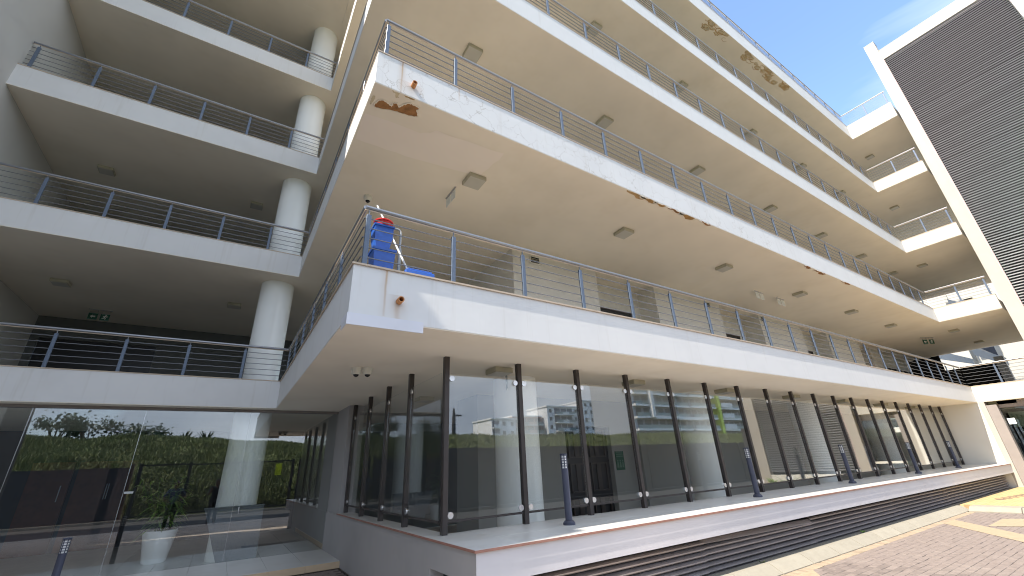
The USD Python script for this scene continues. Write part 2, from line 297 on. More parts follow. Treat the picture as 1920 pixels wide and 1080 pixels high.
# ------------------------------------------------------------------ ground
ground = obj('ground', bx(-900, 900, -900, 900, -0.5, -0.12), 'earth'); tag(ground, kind='structure')
road = thing('road', None, None, kind='structure')
obj('paver_bed', [bx(-30, 60, -5.6, 16, -0.119, -0.03)], 'bounce_pavers', road)
obj('carriageway', [bx(-30, 4, -11.6, -5.601, -0.119, -0.03), bx(4.001, 60, -11.6, -8.7, -0.119, -0.03)], 'asphalt', road)
obj('paver_bed', bx(4.001, 60, -8.699, -5.601, -0.119, -0.03), 'bounce_pavers', road)  # pale strip of unseen road, added to bounce light upwards
obj('far_kerb', bx(-30, 60, -11.97, -11.601, -0.119, 0.09), 'asphalt', road)
obj('far_kerb', bx(-30, 4, -11.599, -11.45, -0.119, 0.08), 'kerb_concrete', road)
obj('paver_bed', [bx(5.4, 16.2, -5.2, -0.284, -0.029, -0.012), bx(0.0, 1.448, 4.0, 5.66, -0.029, -0.012)], 'paver_joint', road)
# brick pavers of the road, in courses along x; every one seen near is a piece of its own
def in_view(x, y):
    d = RW @ (np.array([x, y, 0]) - CAM)
    if d[2] < 0.3: return False
    px, py = 960 + 781.16 * d[0] / d[2], 540 + 781.16 * d[1] / d[2]
    return -40 < px < 1960 and 0 < py < 1120
BW, BH, J = 0.218, 0.109, 0.006
near, rest = [], []
def paver_mesh(x, y, w=BW, h=BH):
    dz, t1, t2 = RNG.normal(0, 0.0016), RNG.normal(0, 0.006), RNG.normal(0, 0.006)
    m = bev(-w / 2 + J / 2, w / 2 - J / 2, -h / 2 + J / 2, h / 2 - J / 2, -0.05, 0.0, 0.004)
    v = m.vertices; v[:, 2] += dz + v[:, 0] * t1 + v[:, 1] * t2; m.vertices = v + [x, y, 0]; return m
cells = []
for j in range(-110, 0):
    y = -0.44 + (j + 0.5) * BH + BH * 0.0
    if y < -5.0: continue
    for i in range(int(2.0 / BW), int(17.5 / BW)):
        x = (i + (0.5 if j % 2 else 0)) * BW
        if x < 16.15 and in_view(x, y): cells.append((x, y))
for j in range(0, 14):
    for i in range(0, 12):
        x, y = 0.2 + i * BW + (BW / 2 if j % 2 else 0), 4.15 + j * BH
        if x < 1.32 and y < 5.53 and in_view(x, y): cells.append((x, y))
cells.sort(key=lambda c: (c[0] - CAM[0]) ** 2 + (c[1] - CAM[1]) ** 2)
for x, y in cells[:240]: obj('paver', paver_mesh(x, y), 'paver', road)
if cells[240:]: obj('pavers', [paver_mesh(x, y) for x, y in cells[240:]], 'paver', road, kind='stuff')
print('pavers', len(cells))
# pale header course at the foot of the kerb
for i in range(100):
    x = 5.6 + i * 0.109
    if x < 16.2: obj('edge_paver', paver_mesh(x, -0.36, 0.109, 0.16), 'paver_pale', road)
# worn parking lines painted on the pavers
def stripe(pts):
    obj('painted_line', prism(Polygon(pts), 0.0045, 0.0065), 'line_paint', road)
d = np.array([-2.1, -1.65]); 
for p0, p1 in (((13.45, -0.45), (14.25, -0.45)),):
    a, c = np.array(p0), np.array(p1); stripe([a, c, c + 2.0 * d, a + 2.0 * d])
stripe([(13.45, -1.18), (14.9, -1.15), (15.2, -1.62), (13.7, -1.66)])
stripe([(6.25, -0.45), (7.05, -0.45), (5.9, -1.35), (5.1, -1.35)])
# kerb stones
kerb = thing('kerb', None, None, kind='structure')
kprof = [(-0.002, -0.11), (-0.002, 0.118), (-0.105, 0.118), (-0.15, 0.095), (-0.285, 0.012), (-0.285, -0.11)]
x = 4.55
while x < 16.5:
    x1 = min(x + 0.98, 16.55); obj('kerb_stone', sweep_x(kprof, x + 0.011, x1 - 0.011), 'kerb_concrete', kerb); x = x1
obj('kerb_joint', sweep_x([(-0.004, -0.11), (-0.004, 0.105), (-0.103, 0.105), (-0.14, 0.085), (-0.26, 0.012), (-0.27, -0.11)], 4.57, 16.5), 'paver_joint', kerb)
y = -0.30
for k in range(5):
    pr = [(16.55 + 0.28, -0.11), (16.55 + 0.28, 0.118), (16.40, 0.118), (16.22, 0.02), (16.22, -0.11)]
    obj('kerb_stone', sweep_y(pr, y - 0.97, y - 0.006), 'kerb_concrete', kerb); y -= 0.98
footway = obj('pavement', [bx(16.835, 60, -3.3, -0.004, -0.118, 0.113), bx(22.3, 60, -8.0, -3.301, -0.118, 0.113)], 'footway', None); tag(footway, kind='structure')
obj('gutter_strip', bx(4.5, 24.3, 0.0, 0.19, -0.118, 0.085), 'kerb_concrete', kerb)
for k in range(14):
    zx0, zy0 = 18.6 + 0.23 * k, -0.62 - 0.03 * k + (0.11 if k % 2 else 0)
    obj('dark_paver', bev(zx0, zx0 + 0.22, zy0, zy0 + 0.2, 0.08, 0.118, 0.003), 'paver_dark', kerb)

# ------------------------------------------------------------------ the long building
block = thing('office_block', 'long white office block with open access corridors stacked over a glazed ground floor', 'building')
for k in range(1, 6):
    zb, zt = ZB[k], ZT[k]; zf = zt - 0.20
    pm = {1: 'plaster_first_floor', 2: 'plaster_second_floor'}.get(k, 'plaster_white')
    up = zt - 0.022
    obj('slab', [bx(0, XR, 0, YL, zb + 0.012, zf), bx(0, XR, 0, 0.16, zf, up), bx(0, 0.16, 0.16, YL, zf, up)], pm, block)
    obj('ceiling', bx(0.006, XR, 0.006, YL, zb, zb + 0.011), 'ceiling_paint', block)
    if k < 5: obj('floor', bx(0.162, XR, 0.162, YL, zf + 0.001, zf + 0.012), 'bounce_tile', block)
    ov = 0.021 if k == 1 else 0.009
    # coping tiles 1.2 m long on the upstand
    x = -ov
    while x < XR - 0.01:
        x1 = min(x + 1.2, XR - 0.002); obj('coping', bx(x + 0.001, x1 - 0.002, -ov, 0.175, up + 0.001, zt), 'coping_tile', block); x = x1
    y = 0.176
    while y < YL - 0.01:
        y1 = min(y + 1.2, YL); obj('coping', bx(-ov, 0.175, y + 0.001, y1 - 0.002, up + 0.001, zt), 'coping_tile', block); y = y1
# corner flashing strip on the lowest fascia and the rain spouts
obj('flashing', [bx(-0.012, 0.83, -0.014, -0.002, 3.105, 3.235), bx(-0.012, -0.002, -0.002, 0.25, 3.105, 3.235)], 'flashing', block)
for zc in (3.444, 6.806):
    ring = trimesh.creation.annulus(0.026, 0.036, 0.09, sections=20); ring.apply_transform(trimesh.transformations.rotation_matrix(math.pi / 2, (1, 0, 0)))
    ring.apply_translation((0.53, -0.05, zc)); sp = obj('rain_spout', ring, 'rust', block, smooth=35)
    obj('spout_bore', cyl((0.53, -0.02, zc), (0.53, 0.01, zc), 0.026, 16), 'black_void', sp)
# set-back corridor walls with recesses
PIERS = [(4.2, 6.94), (9.35, 12.75), (15.3, 18.55), (20.9, 24.3)]
for k in range(1, 5):
    z0, z1 = ZT[k] - 0.20, ZB[k + 1]
    for i, (a, c) in enumerate(PIERS):
        obj('wall', bx(a, c, 3.07, 9.6 if i == 0 else 5.2, z0, z1), 'wall_cream', block)
    for i in range(3):
        a, c = PIERS[i][1], PIERS[i + 1][0]
        obj('wall', bx(a, c, 3.72, 5.2, z0, z1), 'wall_cream', block)
        d0 = a + 0.55; dr = obj('door', bx(d0, d0 + 1.35, 3.66, 3.725, z0, z0 + 2.12), 'door_black', block)
        obj('frame', [bx(d0 - 0.05, d0, 3.64, 3.73, z0, z0 + 2.17), bx(d0 + 1.35, d0 + 1.40, 3.64, 3.73, z0, z0 + 2.17), bx(d0, d0 + 1.35, 3.64, 3.73, z0 + 2.12, z0 + 2.17)], 'mullion', dr)
    for xv in (4.86, 12.05, 15.55):
        zv = z1 - 0.20
        v = obj('vent', [bx(xv - 0.16, xv + 0.16, 3.05, 3.068, zv - 0.11, zv - 0.08), bx(xv - 0.16, xv + 0.16, 3.05, 3.068, zv + 0.08, zv + 0.11), bx(xv - 0.16, xv - 0.13, 3.05, 3.068, zv - 0.08, zv + 0.08), bx(xv + 0.13, xv + 0.16, 3.05, 3.068, zv - 0.08, zv + 0.08)], 'cream_plastic', block)
        obj('grille', [bx(xv - 0.13, xv + 0.13, 3.058, 3.0685, zv - 0.08, zv + 0.08)], 'black_void', v)
        obj('blade', [bx(xv - 0.13, xv + 0.13, 3.052, 3.057, zv + q, zv + q + 0.012) for q in (-0.05, -0.01, 0.03)], 'lamp_housing', v)
# plinth: rendered base, tiled top, louvres under the overhang
obj('plinth', [sweep_x([(0.0, 0.0 - 0.11), (0.42, -0.11), (0.42, 0.605), (-0.08, 0.605), (-0.08, PZ - 0.028), (1.25, PZ - 0.028), (1.25, -0.1), (0.44, -0.1)][2:6] + [(1.25, 0.0), (1.1, 0.0), (1.1, 0.605)], 1.45, XR),
               ], 'wall_grey', block)
obj('plinth', bx(1.45, 1.75, 1.251, 7.48, 0.0, PZ - 0.028), 'wall_grey', block)
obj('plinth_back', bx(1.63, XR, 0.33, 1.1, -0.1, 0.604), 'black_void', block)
obj('plinth_band', bx(1.447, XR, -0.083, -0.0795, 0.606, PZ - 0.03), 'band_grey', block)
# plinth tiles
ys = [-0.10, 0.50, 1.10, 1.27]
for a, c in zip(ys[:-1], ys[1:]):
    x = 1.43
    while x < XR - 0.05:
        x1 = min(x + 0.598, XR - 0.002); obj('tile', bev(x + 0.0025, x1 - 0.0025, a + 0.0025, c - 0.0025, PZ - 0.02, PZ + RNG.normal(0, 0.0006), 0.0015), 'tile_white', block); x = x1
y = 1.27
while y < 6.2:
    y1 = min(y + 0.598, 6.25); obj('tile', bev(1.4325, 1.74, y + 0.0025, y1 - 0.0025, PZ - 0.02, PZ, 0.0015), 'tile_white', block); y = y1
obj('tile_bed', [bx(1.435, XR, -0.095, 1.27, PZ - 0.027, PZ - 0.021), bx(1.435, 1.74, 1.27, 6.25, PZ - 0.027, PZ - 0.021)], 'coping_tile', block)
obj('edge_trim', [bx(1.425, XR, -0.106, -0.1005, PZ - 0.026, PZ - 0.001), bx(1.4245, 1.4295, -0.1, 6.25, PZ - 0.026, PZ - 0.001)], 'tile_trim', block)
# ventilation louvres: folded slats in lengths, the second row with a sheet hanging loose
SL = 0.073
def slat(x0, x1, zc, tilt=0.0, drop=0.0, side=False):
    pr = np.array([(0.02, -0.036), (-0.006, -0.034), (-0.028, -0.012), (-0.03, 0.0), (-0.016, 0.012), (0.03, 0.030), (0.05, 0.031), (0.05, 0.027), (0.032, 0.026), (-0.010, 0.008), (-0.022, -0.002), (-0.020, -0.012), (0.0, -0.030), (0.02, -0.032)])
    pr = pr * [1.1, 0.82]
    if tilt:
        c_, s_ = math.cos(tilt), math.sin(tilt); pr = pr @ np.array([[c_, s_], [-s_, c_]])
    m = sweep_x([(p[0] + 0.22, p[1] + zc) for p in pr], x0, x1)
    if drop:
        v = m.vertices; t = (v[:, 0] - x0) / (x1 - x0); v[:, 2] -= drop * t; v[:, 1] -= 0.02 * t; m.vertices = v
    return m
cuts = [1.66, 5.4, 8.75, 12.9, 17.0, 20.8, 24.26]
for i in range(8):
    zc = 0.567 - i * SL
    for a, c in zip(cuts[:-1], cuts[1:]):
        sh = 0.17 * (i % 3) if a > 2 else 0
        bent = (i == 1 and a == 5.4)
        obj('louvre', slat(a + sh * 0, c, zc, 0.45 if bent else RNG.normal(0, 0.02), 0.045 if bent else RNG.normal(0, 0.002)), 'louvre_metal', block, smooth=40, label='louvre sheet bent loose' if bent else None)
for i in range(7):   # the short return of the louvres round the corner
    m = slat(0.30, 1.04, 0.567 - i * SL); v = m.vertices; m.vertices = np.stack([v[:, 1] + 1.42, v[:, 0], v[:, 2]], 1); m.invert()
    obj('louvre', m, 'louvre_metal', block, smooth=40)
# bare patches where the plaster has fallen from the soffits
def ragged(pts, amp, seed, n=5):
    rg = np.random.default_rng(seed); pts = np.array(pts, float); out = []
    for a, c in zip(pts, np.roll(pts, -1, 0)):
        for t in np.arange(n) / n: out.append(a + (c - a) * t + rg.normal(0, amp, 2))
    p = Polygon(out).buffer(0); return p
def scar(pts, z, material, amp=0.008, seed=0, th=0.004, name='plaster_scar'):
    p = ragged(pts, amp, seed); sc = obj(name, prism(p, z - th, z - 0.0005), material, block)
    if name == 'plaster_scar' and material in ('bare_plaster', 'scar_ochre'):
        rim = p.buffer(0.016).difference(p.buffer(0.001)); half = [g for g in (getattr(rim, 'geoms', None) or [rim])]
        lim = unary_union(half).intersection(sbox(-1, 0.007, 40, 2)); obj('loose_paint', prism(lim, z - 0.014, z - 0.0002), 'ceiling_paint', sc)
scar([(0.10, 0.43), (0.13, 0.30), (0.17, 0.24), (0.27, 0.27), (0.33, 0.30), (0.33, 0.22), (0.39, 0.21), (0.42, 0.26), (0.48, 0.16), (0.53, 0.115), (0.62, 0.11), (0.70, 0.125), (0.66, 0.18), (0.71, 0.29), (0.60, 0.33), (0.45, 0.345), (0.30, 0.37)], 6.594, 'bare_plaster', 0.006, 3, 0.006)
scar([(0.03, 0.36), (0.05, 0.22), (0.075, 0.24), (0.07, 0.36), (0.05, 0.42)], 6.594, 'stain_green', 0.006, 4)
scar([(0.24, 0.02), (0.34, 0.02), (0.36, 0.09), (0.33, 0.12), (0.31, 0.06)], 6.594, 'stain_green', 0.006, 14)
scar([(0.42, 0.015), (0.58, 0.012), (0.56, 0.03), (0.44, 0.035)], 6.594, 'stain_brown', 0.003, 24)
for i, (x0, x1, w, mt) in enumerate([(4.95, 5.55, 0.075, 'stain_brown'), (5.35, 5.85, 0.06, 'scar_ochre'), (5.75, 6.12, 0.05, 'scar_ochre'), (6.16, 6.75, 0.04, 'bare_plaster'), (6.6, 7.12, 0.075, 'scar_ochre'), (7.28, 7.72, 0.035, 'bare_plaster'), (12.2, 12.65, 0.06, 'bare_plaster'), (12.85, 13.55, 0.07, 'bare_plaster'), (14.6, 15.3, 0.045, 'bare_plaster')]):
    xm = (x0 + x1) / 2
    scar([(x0, 0.02), (x0 + 0.25 * (x1 - x0), 0.010), (x1, 0.010), (x1 - 0.04, w * 1.3), (xm + 0.08, w * 1.7), (xm - 0.05, w * 0.9), (x0 + 0.05, w)], 6.594, mt, 0.007, 30 + i)
for i, (x0, x1, w) in enumerate([(11.4, 13.4, 0.30), (14.1, 15.8, 0.32), (15.75, 16.9, 0.36), (17.2, 17.6, 0.2)]):
    rg = np.random.default_rng(60 + i); shapes_b, shapes_g = [], []
    for q in range(16):
        cx, cy = rg.uniform(x0, x1), rg.uniform(0.03, w); t = np.linspace(0, 2 * np.pi, 14)
        rad = rg.uniform(0.03, 0.10); p = np.stack([cx + 2.3 * rad * np.cos(t) + rg.normal(0, 0.02, 14), cy + rad * np.sin(t) + rg.normal(0, 0.012, 14)], 1)
        ls = LineString(p[:rg.integers(6, 14)]); shapes_b.append(ls.buffer(rg.uniform(0.004, 0.013)))
        if q % 2: shapes_g.append(Polygon(p).buffer(0).buffer(0.02))
    lim = sbox(x0 - 0.5, 0.008, x1 + 0.5, w + 0.15)
    obj('plaster_scar', prism(unary_union(shapes_g).intersection(lim), 16.813 - 0.0025, 16.8128), 'stain_green', block)
    obj('plaster_scar', prism(unary_union(shapes_b).intersection(lim), 16.813 - 0.0045, 16.8103), 'stain_brown', block)
scar([(0.02, 1.22), (0.85, 1.20), (2.2, 1.12), (2.3, 0.35), (1.1, 0.42), (0.9, 0.6), (0.03, 0.6)], 6.5938, 'paint_patch', 0.012, 90, 0.0012, 'paint_patch')
# ground-floor walls, columns and floor behind the glass
obj('floor', bx(1.80, XR, 1.30, 4.0, 0.0, LZ), 'tile_floor_inside', block)
GW = [(3.68, 6.1), (7.62, 9.6), (9.6, 13.9), (13.9, 19.2), (19.2, 24.3)]
for i, (a, c) in enumerate(GW):
    obj('wall', bx(a + (0 if i == 0 else 0.001), c, 4.0 + 0.25 * (i % 2 == 1 and i > 1), 5.0, 0.0, ZB[1]), 'wall_inside_grey', block)
obj('wall', bx(8.45, 8.8, 3.75, 3.999, 0.0, ZB[1]), 'wall_inside_grey', block)
obj('wall', bx(1.821, XR, 10.0, 10.3, 0.0, ZB[1]), 'wall_inside_grey', block)
obj('floor', bx(1.821, 3.7, 4.0, 10.0, 0.0, LZ), 'tile_floor_inside', block)
sg = obj('security_door', bx(6.1, 7.62, 4.15, 4.22, LZ, 2.5), 'door_black', block)
for q in range(3):
    for s in range(2):
        x0 = 6.2 + 0.68 * s + 0.06; z0 = LZ + 0.12 + 0.78 * q
        obj('panel', [bx(x0, x0 + 0.56, 4.10, 4.149, z0, z0 + 0.03), bx(x0, x0 + 0.56, 4.10, 4.149, z0 + 0.62, z0 + 0.65), bx(x0, x0 + 0.04, 4.10, 4.149, z0 + 0.03, z0 + 0.62), bx(x0 + 0.52, x0 + 0.56, 4.10, 4.149, z0 + 0.03, z0 + 0.62), bx(x0 + 0.2, x0 + 0.34, 4.12, 4.149, z0 + 0.03, z0 + 0.62)], 'mullion', sg)
obj('wall', bx(6.1, 7.62, 4.0, 5.0, 2.5, ZB[1]), 'wall_inside_grey', block)
obj('handle', cyl((6.72, 4.07, 1.0), (6.72, 4.07, 1.2), 0.02, 10), 'clip_steel', sg)
for xc in (3.57, 8.98, 14.75, 20.45):
    obj('column', cyl((xc, 2.30, LZ), (xc, 2.30, ZB[1]), 0.40, 48), 'column_white', block, smooth=40)
obj('side_wall', bx(1.47, 1.82, 6.26, 13.4, 0.0, ZB[1]), 'wall_grey', block)
obj('skirting', [bx(1.455, 1.4695, 5.62, 12.0, LZ, LZ + 0.10)], 'tile_riser', block)
# white end wall of the terrace
obj('wall', bx(XR, XR + 0.25, -0.005, 4.0, 0.0, ZB[1]), 'wall_cream', block)

# ------------------------------------------------------------------ left wing
wing = thing('office_wing', 'set back left wing of the white office block over the glazed lobby', 'building')
for k in range(1, 6):
    zb, zt = ZB[k], ZT[k]; zf = zt - 0.20; up = zt - 0.022
    YF = YL if k < 5 else 5.7
    obj('slab', [bx(XW, 9.0, YL, 14.0, zb + 0.012, zf)] + ([bx(XW, 0.0, YF, YF + 0.16, zf, up)] if k < 5 else [bx(XW, -0.002, YF, YL - 0.001, zb + 0.012, up)]), 'plaster_white', wing)
    if k == 5: obj('ceiling', bx(XW, -0.002, YF + 0.006, YL - 0.001, zb, zb + 0.011), 'ceiling_paint', wing)
    obj('ceiling', bx(XW, 9.0, YL + (0.0 if k > 1 else 0.0), 13.9, zb, zb + 0.011), 'ceiling_paint', wing)
    if k < 5: obj('floor', bx(XW, 9.0, YL + 0.162, 13.9, zf + 0.001, zf + 0.012), 'corridor_tile', wing)
    x = XW
    while x < -0.1:
        x1 = min(x + 1.2, -0.022); obj('coping', bx(x + 0.001, x1 - 0.002, YF - 0.009, YF + 0.175, up + 0.001, zt), 'coping_tile', wing); x = x1
    if k < 5:
        z0, z1 = zf, ZB[k + 1]
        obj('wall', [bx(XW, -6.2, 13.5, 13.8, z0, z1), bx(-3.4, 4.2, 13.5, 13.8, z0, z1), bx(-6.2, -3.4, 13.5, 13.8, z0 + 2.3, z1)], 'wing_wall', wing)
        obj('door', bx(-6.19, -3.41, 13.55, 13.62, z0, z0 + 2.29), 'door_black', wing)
    obj('column', cyl((-0.40, 8.02, (ZT[k - 1] - 0.2) if k > 1 else LZ), (-0.40, 8.02, zb), 0.40, 64), 'column_white', wing, smooth=40)
# outer wall at the left, higher than the roof, and the lower stair block in front of it
obj('outer_wall', bx(-11.5, XW, 1.0, 14.0, 0.0, 18.6), 'outer_render', wing)
obj('stair_block', bx(-11.0, XW - 0.0, -1.15, 0.999, 0.0, 12.12), 'wall_dark', wing)
left_shade = thing('neighbour_block', 'unseen tall white block added at the far left to shade the road', 'building')
obj('body', bx(-26, -17, -10.5, -3.4, 0.0, 24.0), 'plaster_white', left_shade)  # unseen mass placed only to cast shade over the road
# lobby: floor, back wall with timber doors
obj('lobby_base', bx(XW, 1.46, 5.66, 13.5, 0.0, LZ - 0.021), 'coping_tile', wing)
y = 5.63
row = 0
while y < 13.0:
    y1 = y + 0.625; x = 1.452
    while x > XW + 0.05:
        x0 = max(x - 0.62, XW); obj('floor_tile', bev(x0 + 0.002, x - 0.002, y + 0.002, y1 - 0.002, LZ - 0.02, LZ, 0.0012), 'tile_white' if y1 < 7.52 else 'tile_floor_inside', wing); x = x0
    y = y1; row += 1
x = 1.452
while x > XW + 0.05:
    x0 = max(x - 0.62, XW); obj('riser_tile', bev(x0 + 0.0015, x - 0.0015, 5.62, 5.655, 0.0, LZ - 0.003, 0.0015), 'tile_riser', wing); x = x0
obj('wall', bx(XW, 1.46, 13.0, 13.4, LZ, ZB[1]), 'wall_dark', wing)
for dx in (-5.15, -4.2, -3.55):
    dd = obj('timber_door', bx(dx, dx + (0.85 if dx < -4 else 0.6), 12.93, 12.998, LZ + 0.01, 2.35), 'door_wood', wing)
    obj('handle', cyl((dx + 0.70 if dx < -4 else dx + 0.1, 12.90, 1.35), (dx + 0.70 if dx < -4 else dx + 0.1, 12.90, 1.75), 0.012, 8), 'clip_steel', dd)

# ------------------------------------------------------------------ cross wing and louvred tower at the right
cross = thing('cross_wing', 'short sunlit cross wing joining the right end of the long block to the louvred tower', 'building')
XE = 34.0
for k in range(1, 6):
    zb, zt = ZB[k], ZT[k]; zf = zt - 0.20; up = zt - 0.022
    obj('slab', [bx(XR, XE, YS, 7.1, zb + 0.012, zf), bx(XR, XR + 0.16, YS, 0.16, zf, up)], 'plaster_sunlit', cross)
    obj('ceiling', bx(XR + 0.006, XE - 0.003, YS + 0.003, 7.05, zb, zb + 0.011), 'ceiling_paint', cross)
    if k < 5: obj('floor', bx(XR + 0.162, XE, YS + 0.01, 7.0, zf + 0.001, zf + 0.012), 'bounce_tile', cross)
    obj('coping', bx(XR - 0.009, XR + 0.175, YS, 0.0, up + 0.001, zt), 'coping_tile', cross)
    if k < 5:
        z0, z1 = zf, ZB[k + 1]
        obj('wall', [bx(XR + 0.01, 25.6, 3.5, 5.0, z0, z1), bx(27.0, 28.4, 3.5, 5.0, z0, z1), bx(25.6, 27.0, 3.9, 5.0, z0, z1), bx(28.4, 34.0, 3.9, 5.0, z0, z1)], 'wall_cream', cross)
        obj('door', bx(25.7, 26.9, 3.85, 3.899, z0, z0 + 2.1), 'door_red' if k == 1 else 'door_black', cross)
        if k < 3:
            scr = obj('screen', bx(28.5, 33.85, 3.82, 3.898, z0, z0 + 2.3), 'black_void', cross)
            obj('mullion', [bx(29.3 + 0.95 * q, 29.38 + 0.95 * q, 3.78, 3.819, z0, z0 + 2.3) for q in range(5)] + [bx(28.5, 33.85, 3.79, 3.819, z0 + 0.75 * q, z0 + 0.75 * q + 0.05) for q in range(1, 4)], 'far_shade', scr)
            sc2 = obj('screen', [bx(33.86, 33.9, 0.25, 2.35, z0, z0 + 2.05), bx(33.86, 33.9, 2.351, 3.80, z0, z1 - 0.02)], 'black_void', cross)
            obj('mullion', [bx(33.8, 33.859, 0.25, 3.8, z0 + 0.45 * q, z0 + 0.45 * q + 0.03) for q in range(1, 5)], 'gate_metal', sc2)
            obj('column', bx(33.6, 33.95, -0.12, 0.24, z0, z0 + 2.35), 'far_shade', cross)
# ground floor of the cross wing: pier, brown frame, shop glass
obj('pier', bx(XR + 0.003, XR + 0.6, -0.17, -0.006, 0.0, ZB[1]), 'tower_white', cross)
obj('pier_base', bx(XR - 0.01, XR + 0.6, -0.26, 0.0, 0.0, 0.125), 'tower_white', cross)
obj('frame', [bx(XR + 0.10, XR + 0.45, -0.46, -0.171, 0.113, 3.05), bx(XR + 0.30, XR + 0.45, -1.0, -0.46, 3.05, ZB[1] - 0.01), bx(XR + 0.30, XR + 0.45, -6.5, -0.47, 2.92, ZB[1] - 0.012)], 'frame_brown', cross)
sp = obj('shop_glass', bx(XR + 0.36, XR + 0.372, -3.0, -0.47, 0.15, 2.91), 'glass_shop', cross)
obj('push_bar', bx(XR + 0.30, XR + 0.355, -1.9, -0.7, 1.02, 1.12), 'cream_plastic', sp)
obj('sticker', bx(XR + 0.354, XR + 0.3595, -0.72, -0.52, 2.3, 2.52), 'sign_white', sp)
obj('room', [bx(31.0, 31.2, -8, 3.4, 0.11, ZB[1] - 0.02), bx(XR + 0.6, 31.0, 3.2, 3.4, 0.114, ZB[1] - 0.02), bx(XR + 0.6, 31.0, -8, -7.8, 0.114, ZB[1] - 0.02)], 'wall_dark', cross)
obj('bulkhead', bx(27.5, 29.5, -2.6, -0.2, 2.25, 2.85), 'column_white', cross)
obj('counter', bx(26.6, 27.2, -4.0, -0.4, 0.95, 1.05), 'column_white', cross)

tower = thing('louvred_tower', 'tall tower clad in grey horizontal louvres between white columns', 'tower')
obj('column', bx(XR - 0.001, XR + 0.5, -2.41, YS - 0.085, 0.0, 21.52), 'tower_white', tower)
obj('column_cap', bx(XR - 0.012, XR + 0.51, -2.42, YS - 0.075, 21.521, 21.55), 'far_white', tower)
obj('beam', bx(XR + 0.07, XR + 0.5, -6.60, -2.411, 20.23, 20.86), 'tower_white', tower)
obj('beam_cap', bx(XR + 0.06, XR + 0.5, -6.60, -2.4115, 20.861, 20.885), 'far_white', tower)
obj('column', bx(XR - 0.001, XR + 0.5, -7.35, -6.601, 0.0, 21.52), 'tower_white', tower)
obj('edge_strip', bx(XR + 0.02, XR + 0.16, -2.44, -2.4115, 0.9, 20.228), 'pink_edge', tower)
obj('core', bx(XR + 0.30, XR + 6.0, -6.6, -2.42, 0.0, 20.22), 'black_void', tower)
obj('base_wall', bx(XR + 0.02, XR + 0.299, -6.6, -2.42, 0.0, 0.62), 'wall_cream', tower)
PITCH = 0.113
nsl = int((20.20 - 0.66) / PITCH)
sprof = np.array([(0.06, -0.040), (0.075, -0.040), (0.085, -0.03), (0.085, 0.006), (0.07, 0.014), (0.16, 0.034), (0.16, 0.030), (0.078, 0.010), (0.078, -0.032), (0.06, -0.034)])
for i in range(nsl):
    zc = 20.19 - 0.05 - i * PITCH
    gap = 0.012 if i in (31, 58, 59, 97) else 0.0
    obj('slat', sweep_y([(XR + 0.02 + p[0] * 1.0, p[1] + zc - gap) for p in sprof], -6.58, -2.445), 'slat_metal', tower)

# ------------------------------------------------------------------ balustrades
RODS = (0.13, 0.26, 0.39, 0.52, 0.65)
def balustrade(p0, p1, posts, label, zt, group='steel balustrades on the corridor edges'):
    """p0, p1: ends of the run in plan; posts: distances along it"""
    t = thing('balustrade', label, 'railing', (p0[0], p0[1], zt), 0, None)
    a = np.array([0, 0.0]); e = np.array(p1, float) - np.array(p0, float); L = np.linalg.norm(e); e /= L; n = np.array([-e[1], e[0]])
    P = lambda s, z: (e[0] * s, e[1] * s, z)
    obj('handrail', tube([P(s, 0.80) for s in np.linspace(0, L, 3)], 0.026, 12), 'steel_rail', t, smooth=50)
    obj('handrail_strip', [cyl(P(0, 0.765), P(L, 0.765), 0.009, 6)], 'coping_tile', t)
    for z in RODS: obj('rod', cyl(P(0, z), P(L, z), 0.0075, 6), 'steel_rod', t, smooth=50)
    along_x = abs(e[0]) > 0.5
    for s in posts:
        c = np.array(P(s, 0)); hx, hy = (0.029, 0.018) if along_x else (0.018, 0.029)
        po = obj('post', bev(c[0] - hx, c[0] + hx, c[1] - hy, c[1] + hy, 0.0, 0.70, 0.004), 'post_paint', t)
        obj('pin', cyl((c[0], c[1], 0.70), (c[0], c[1], 0.79), 0.009, 8), 'steel_rod', po)
    return t
for k in range(1, 6):
    nm = ORD[k] + ('-floor' if k < 5 else '')
    zt = ZT[k]
    balustrade((0.08, 0.08), (XR + 0.08, 0.08), [0.045 + 1.115 * i for i in range(22)], f'long steel balustrade along the front of the {nm} corridor of the long block', zt)
    balustrade((0.08, 0.085), (0.08, (YL if k < 5 else 5.7) + 0.05), [1.2 + 1.13 * i for i in range(6)], f'steel balustrade on the short {nm} return between the corner and the left wing', zt)
    balustrade((XW + 0.02, (YL if k < 5 else 5.7) + 0.08), (0.07, (YL if k < 5 else 5.7) + 0.08), [0.12 if k == 3 else 0.17] + [1.20 + 1.08 * i for i in range(5)], f'steel balustrade on the {nm} front of the set back left wing', zt)
    balustrade((XR + 0.08, 0.04), (XR + 0.08, YS + 0.03), [0.96, 1.84], f'short steel balustrade on the sunlit {nm} edge of the cross wing', zt)

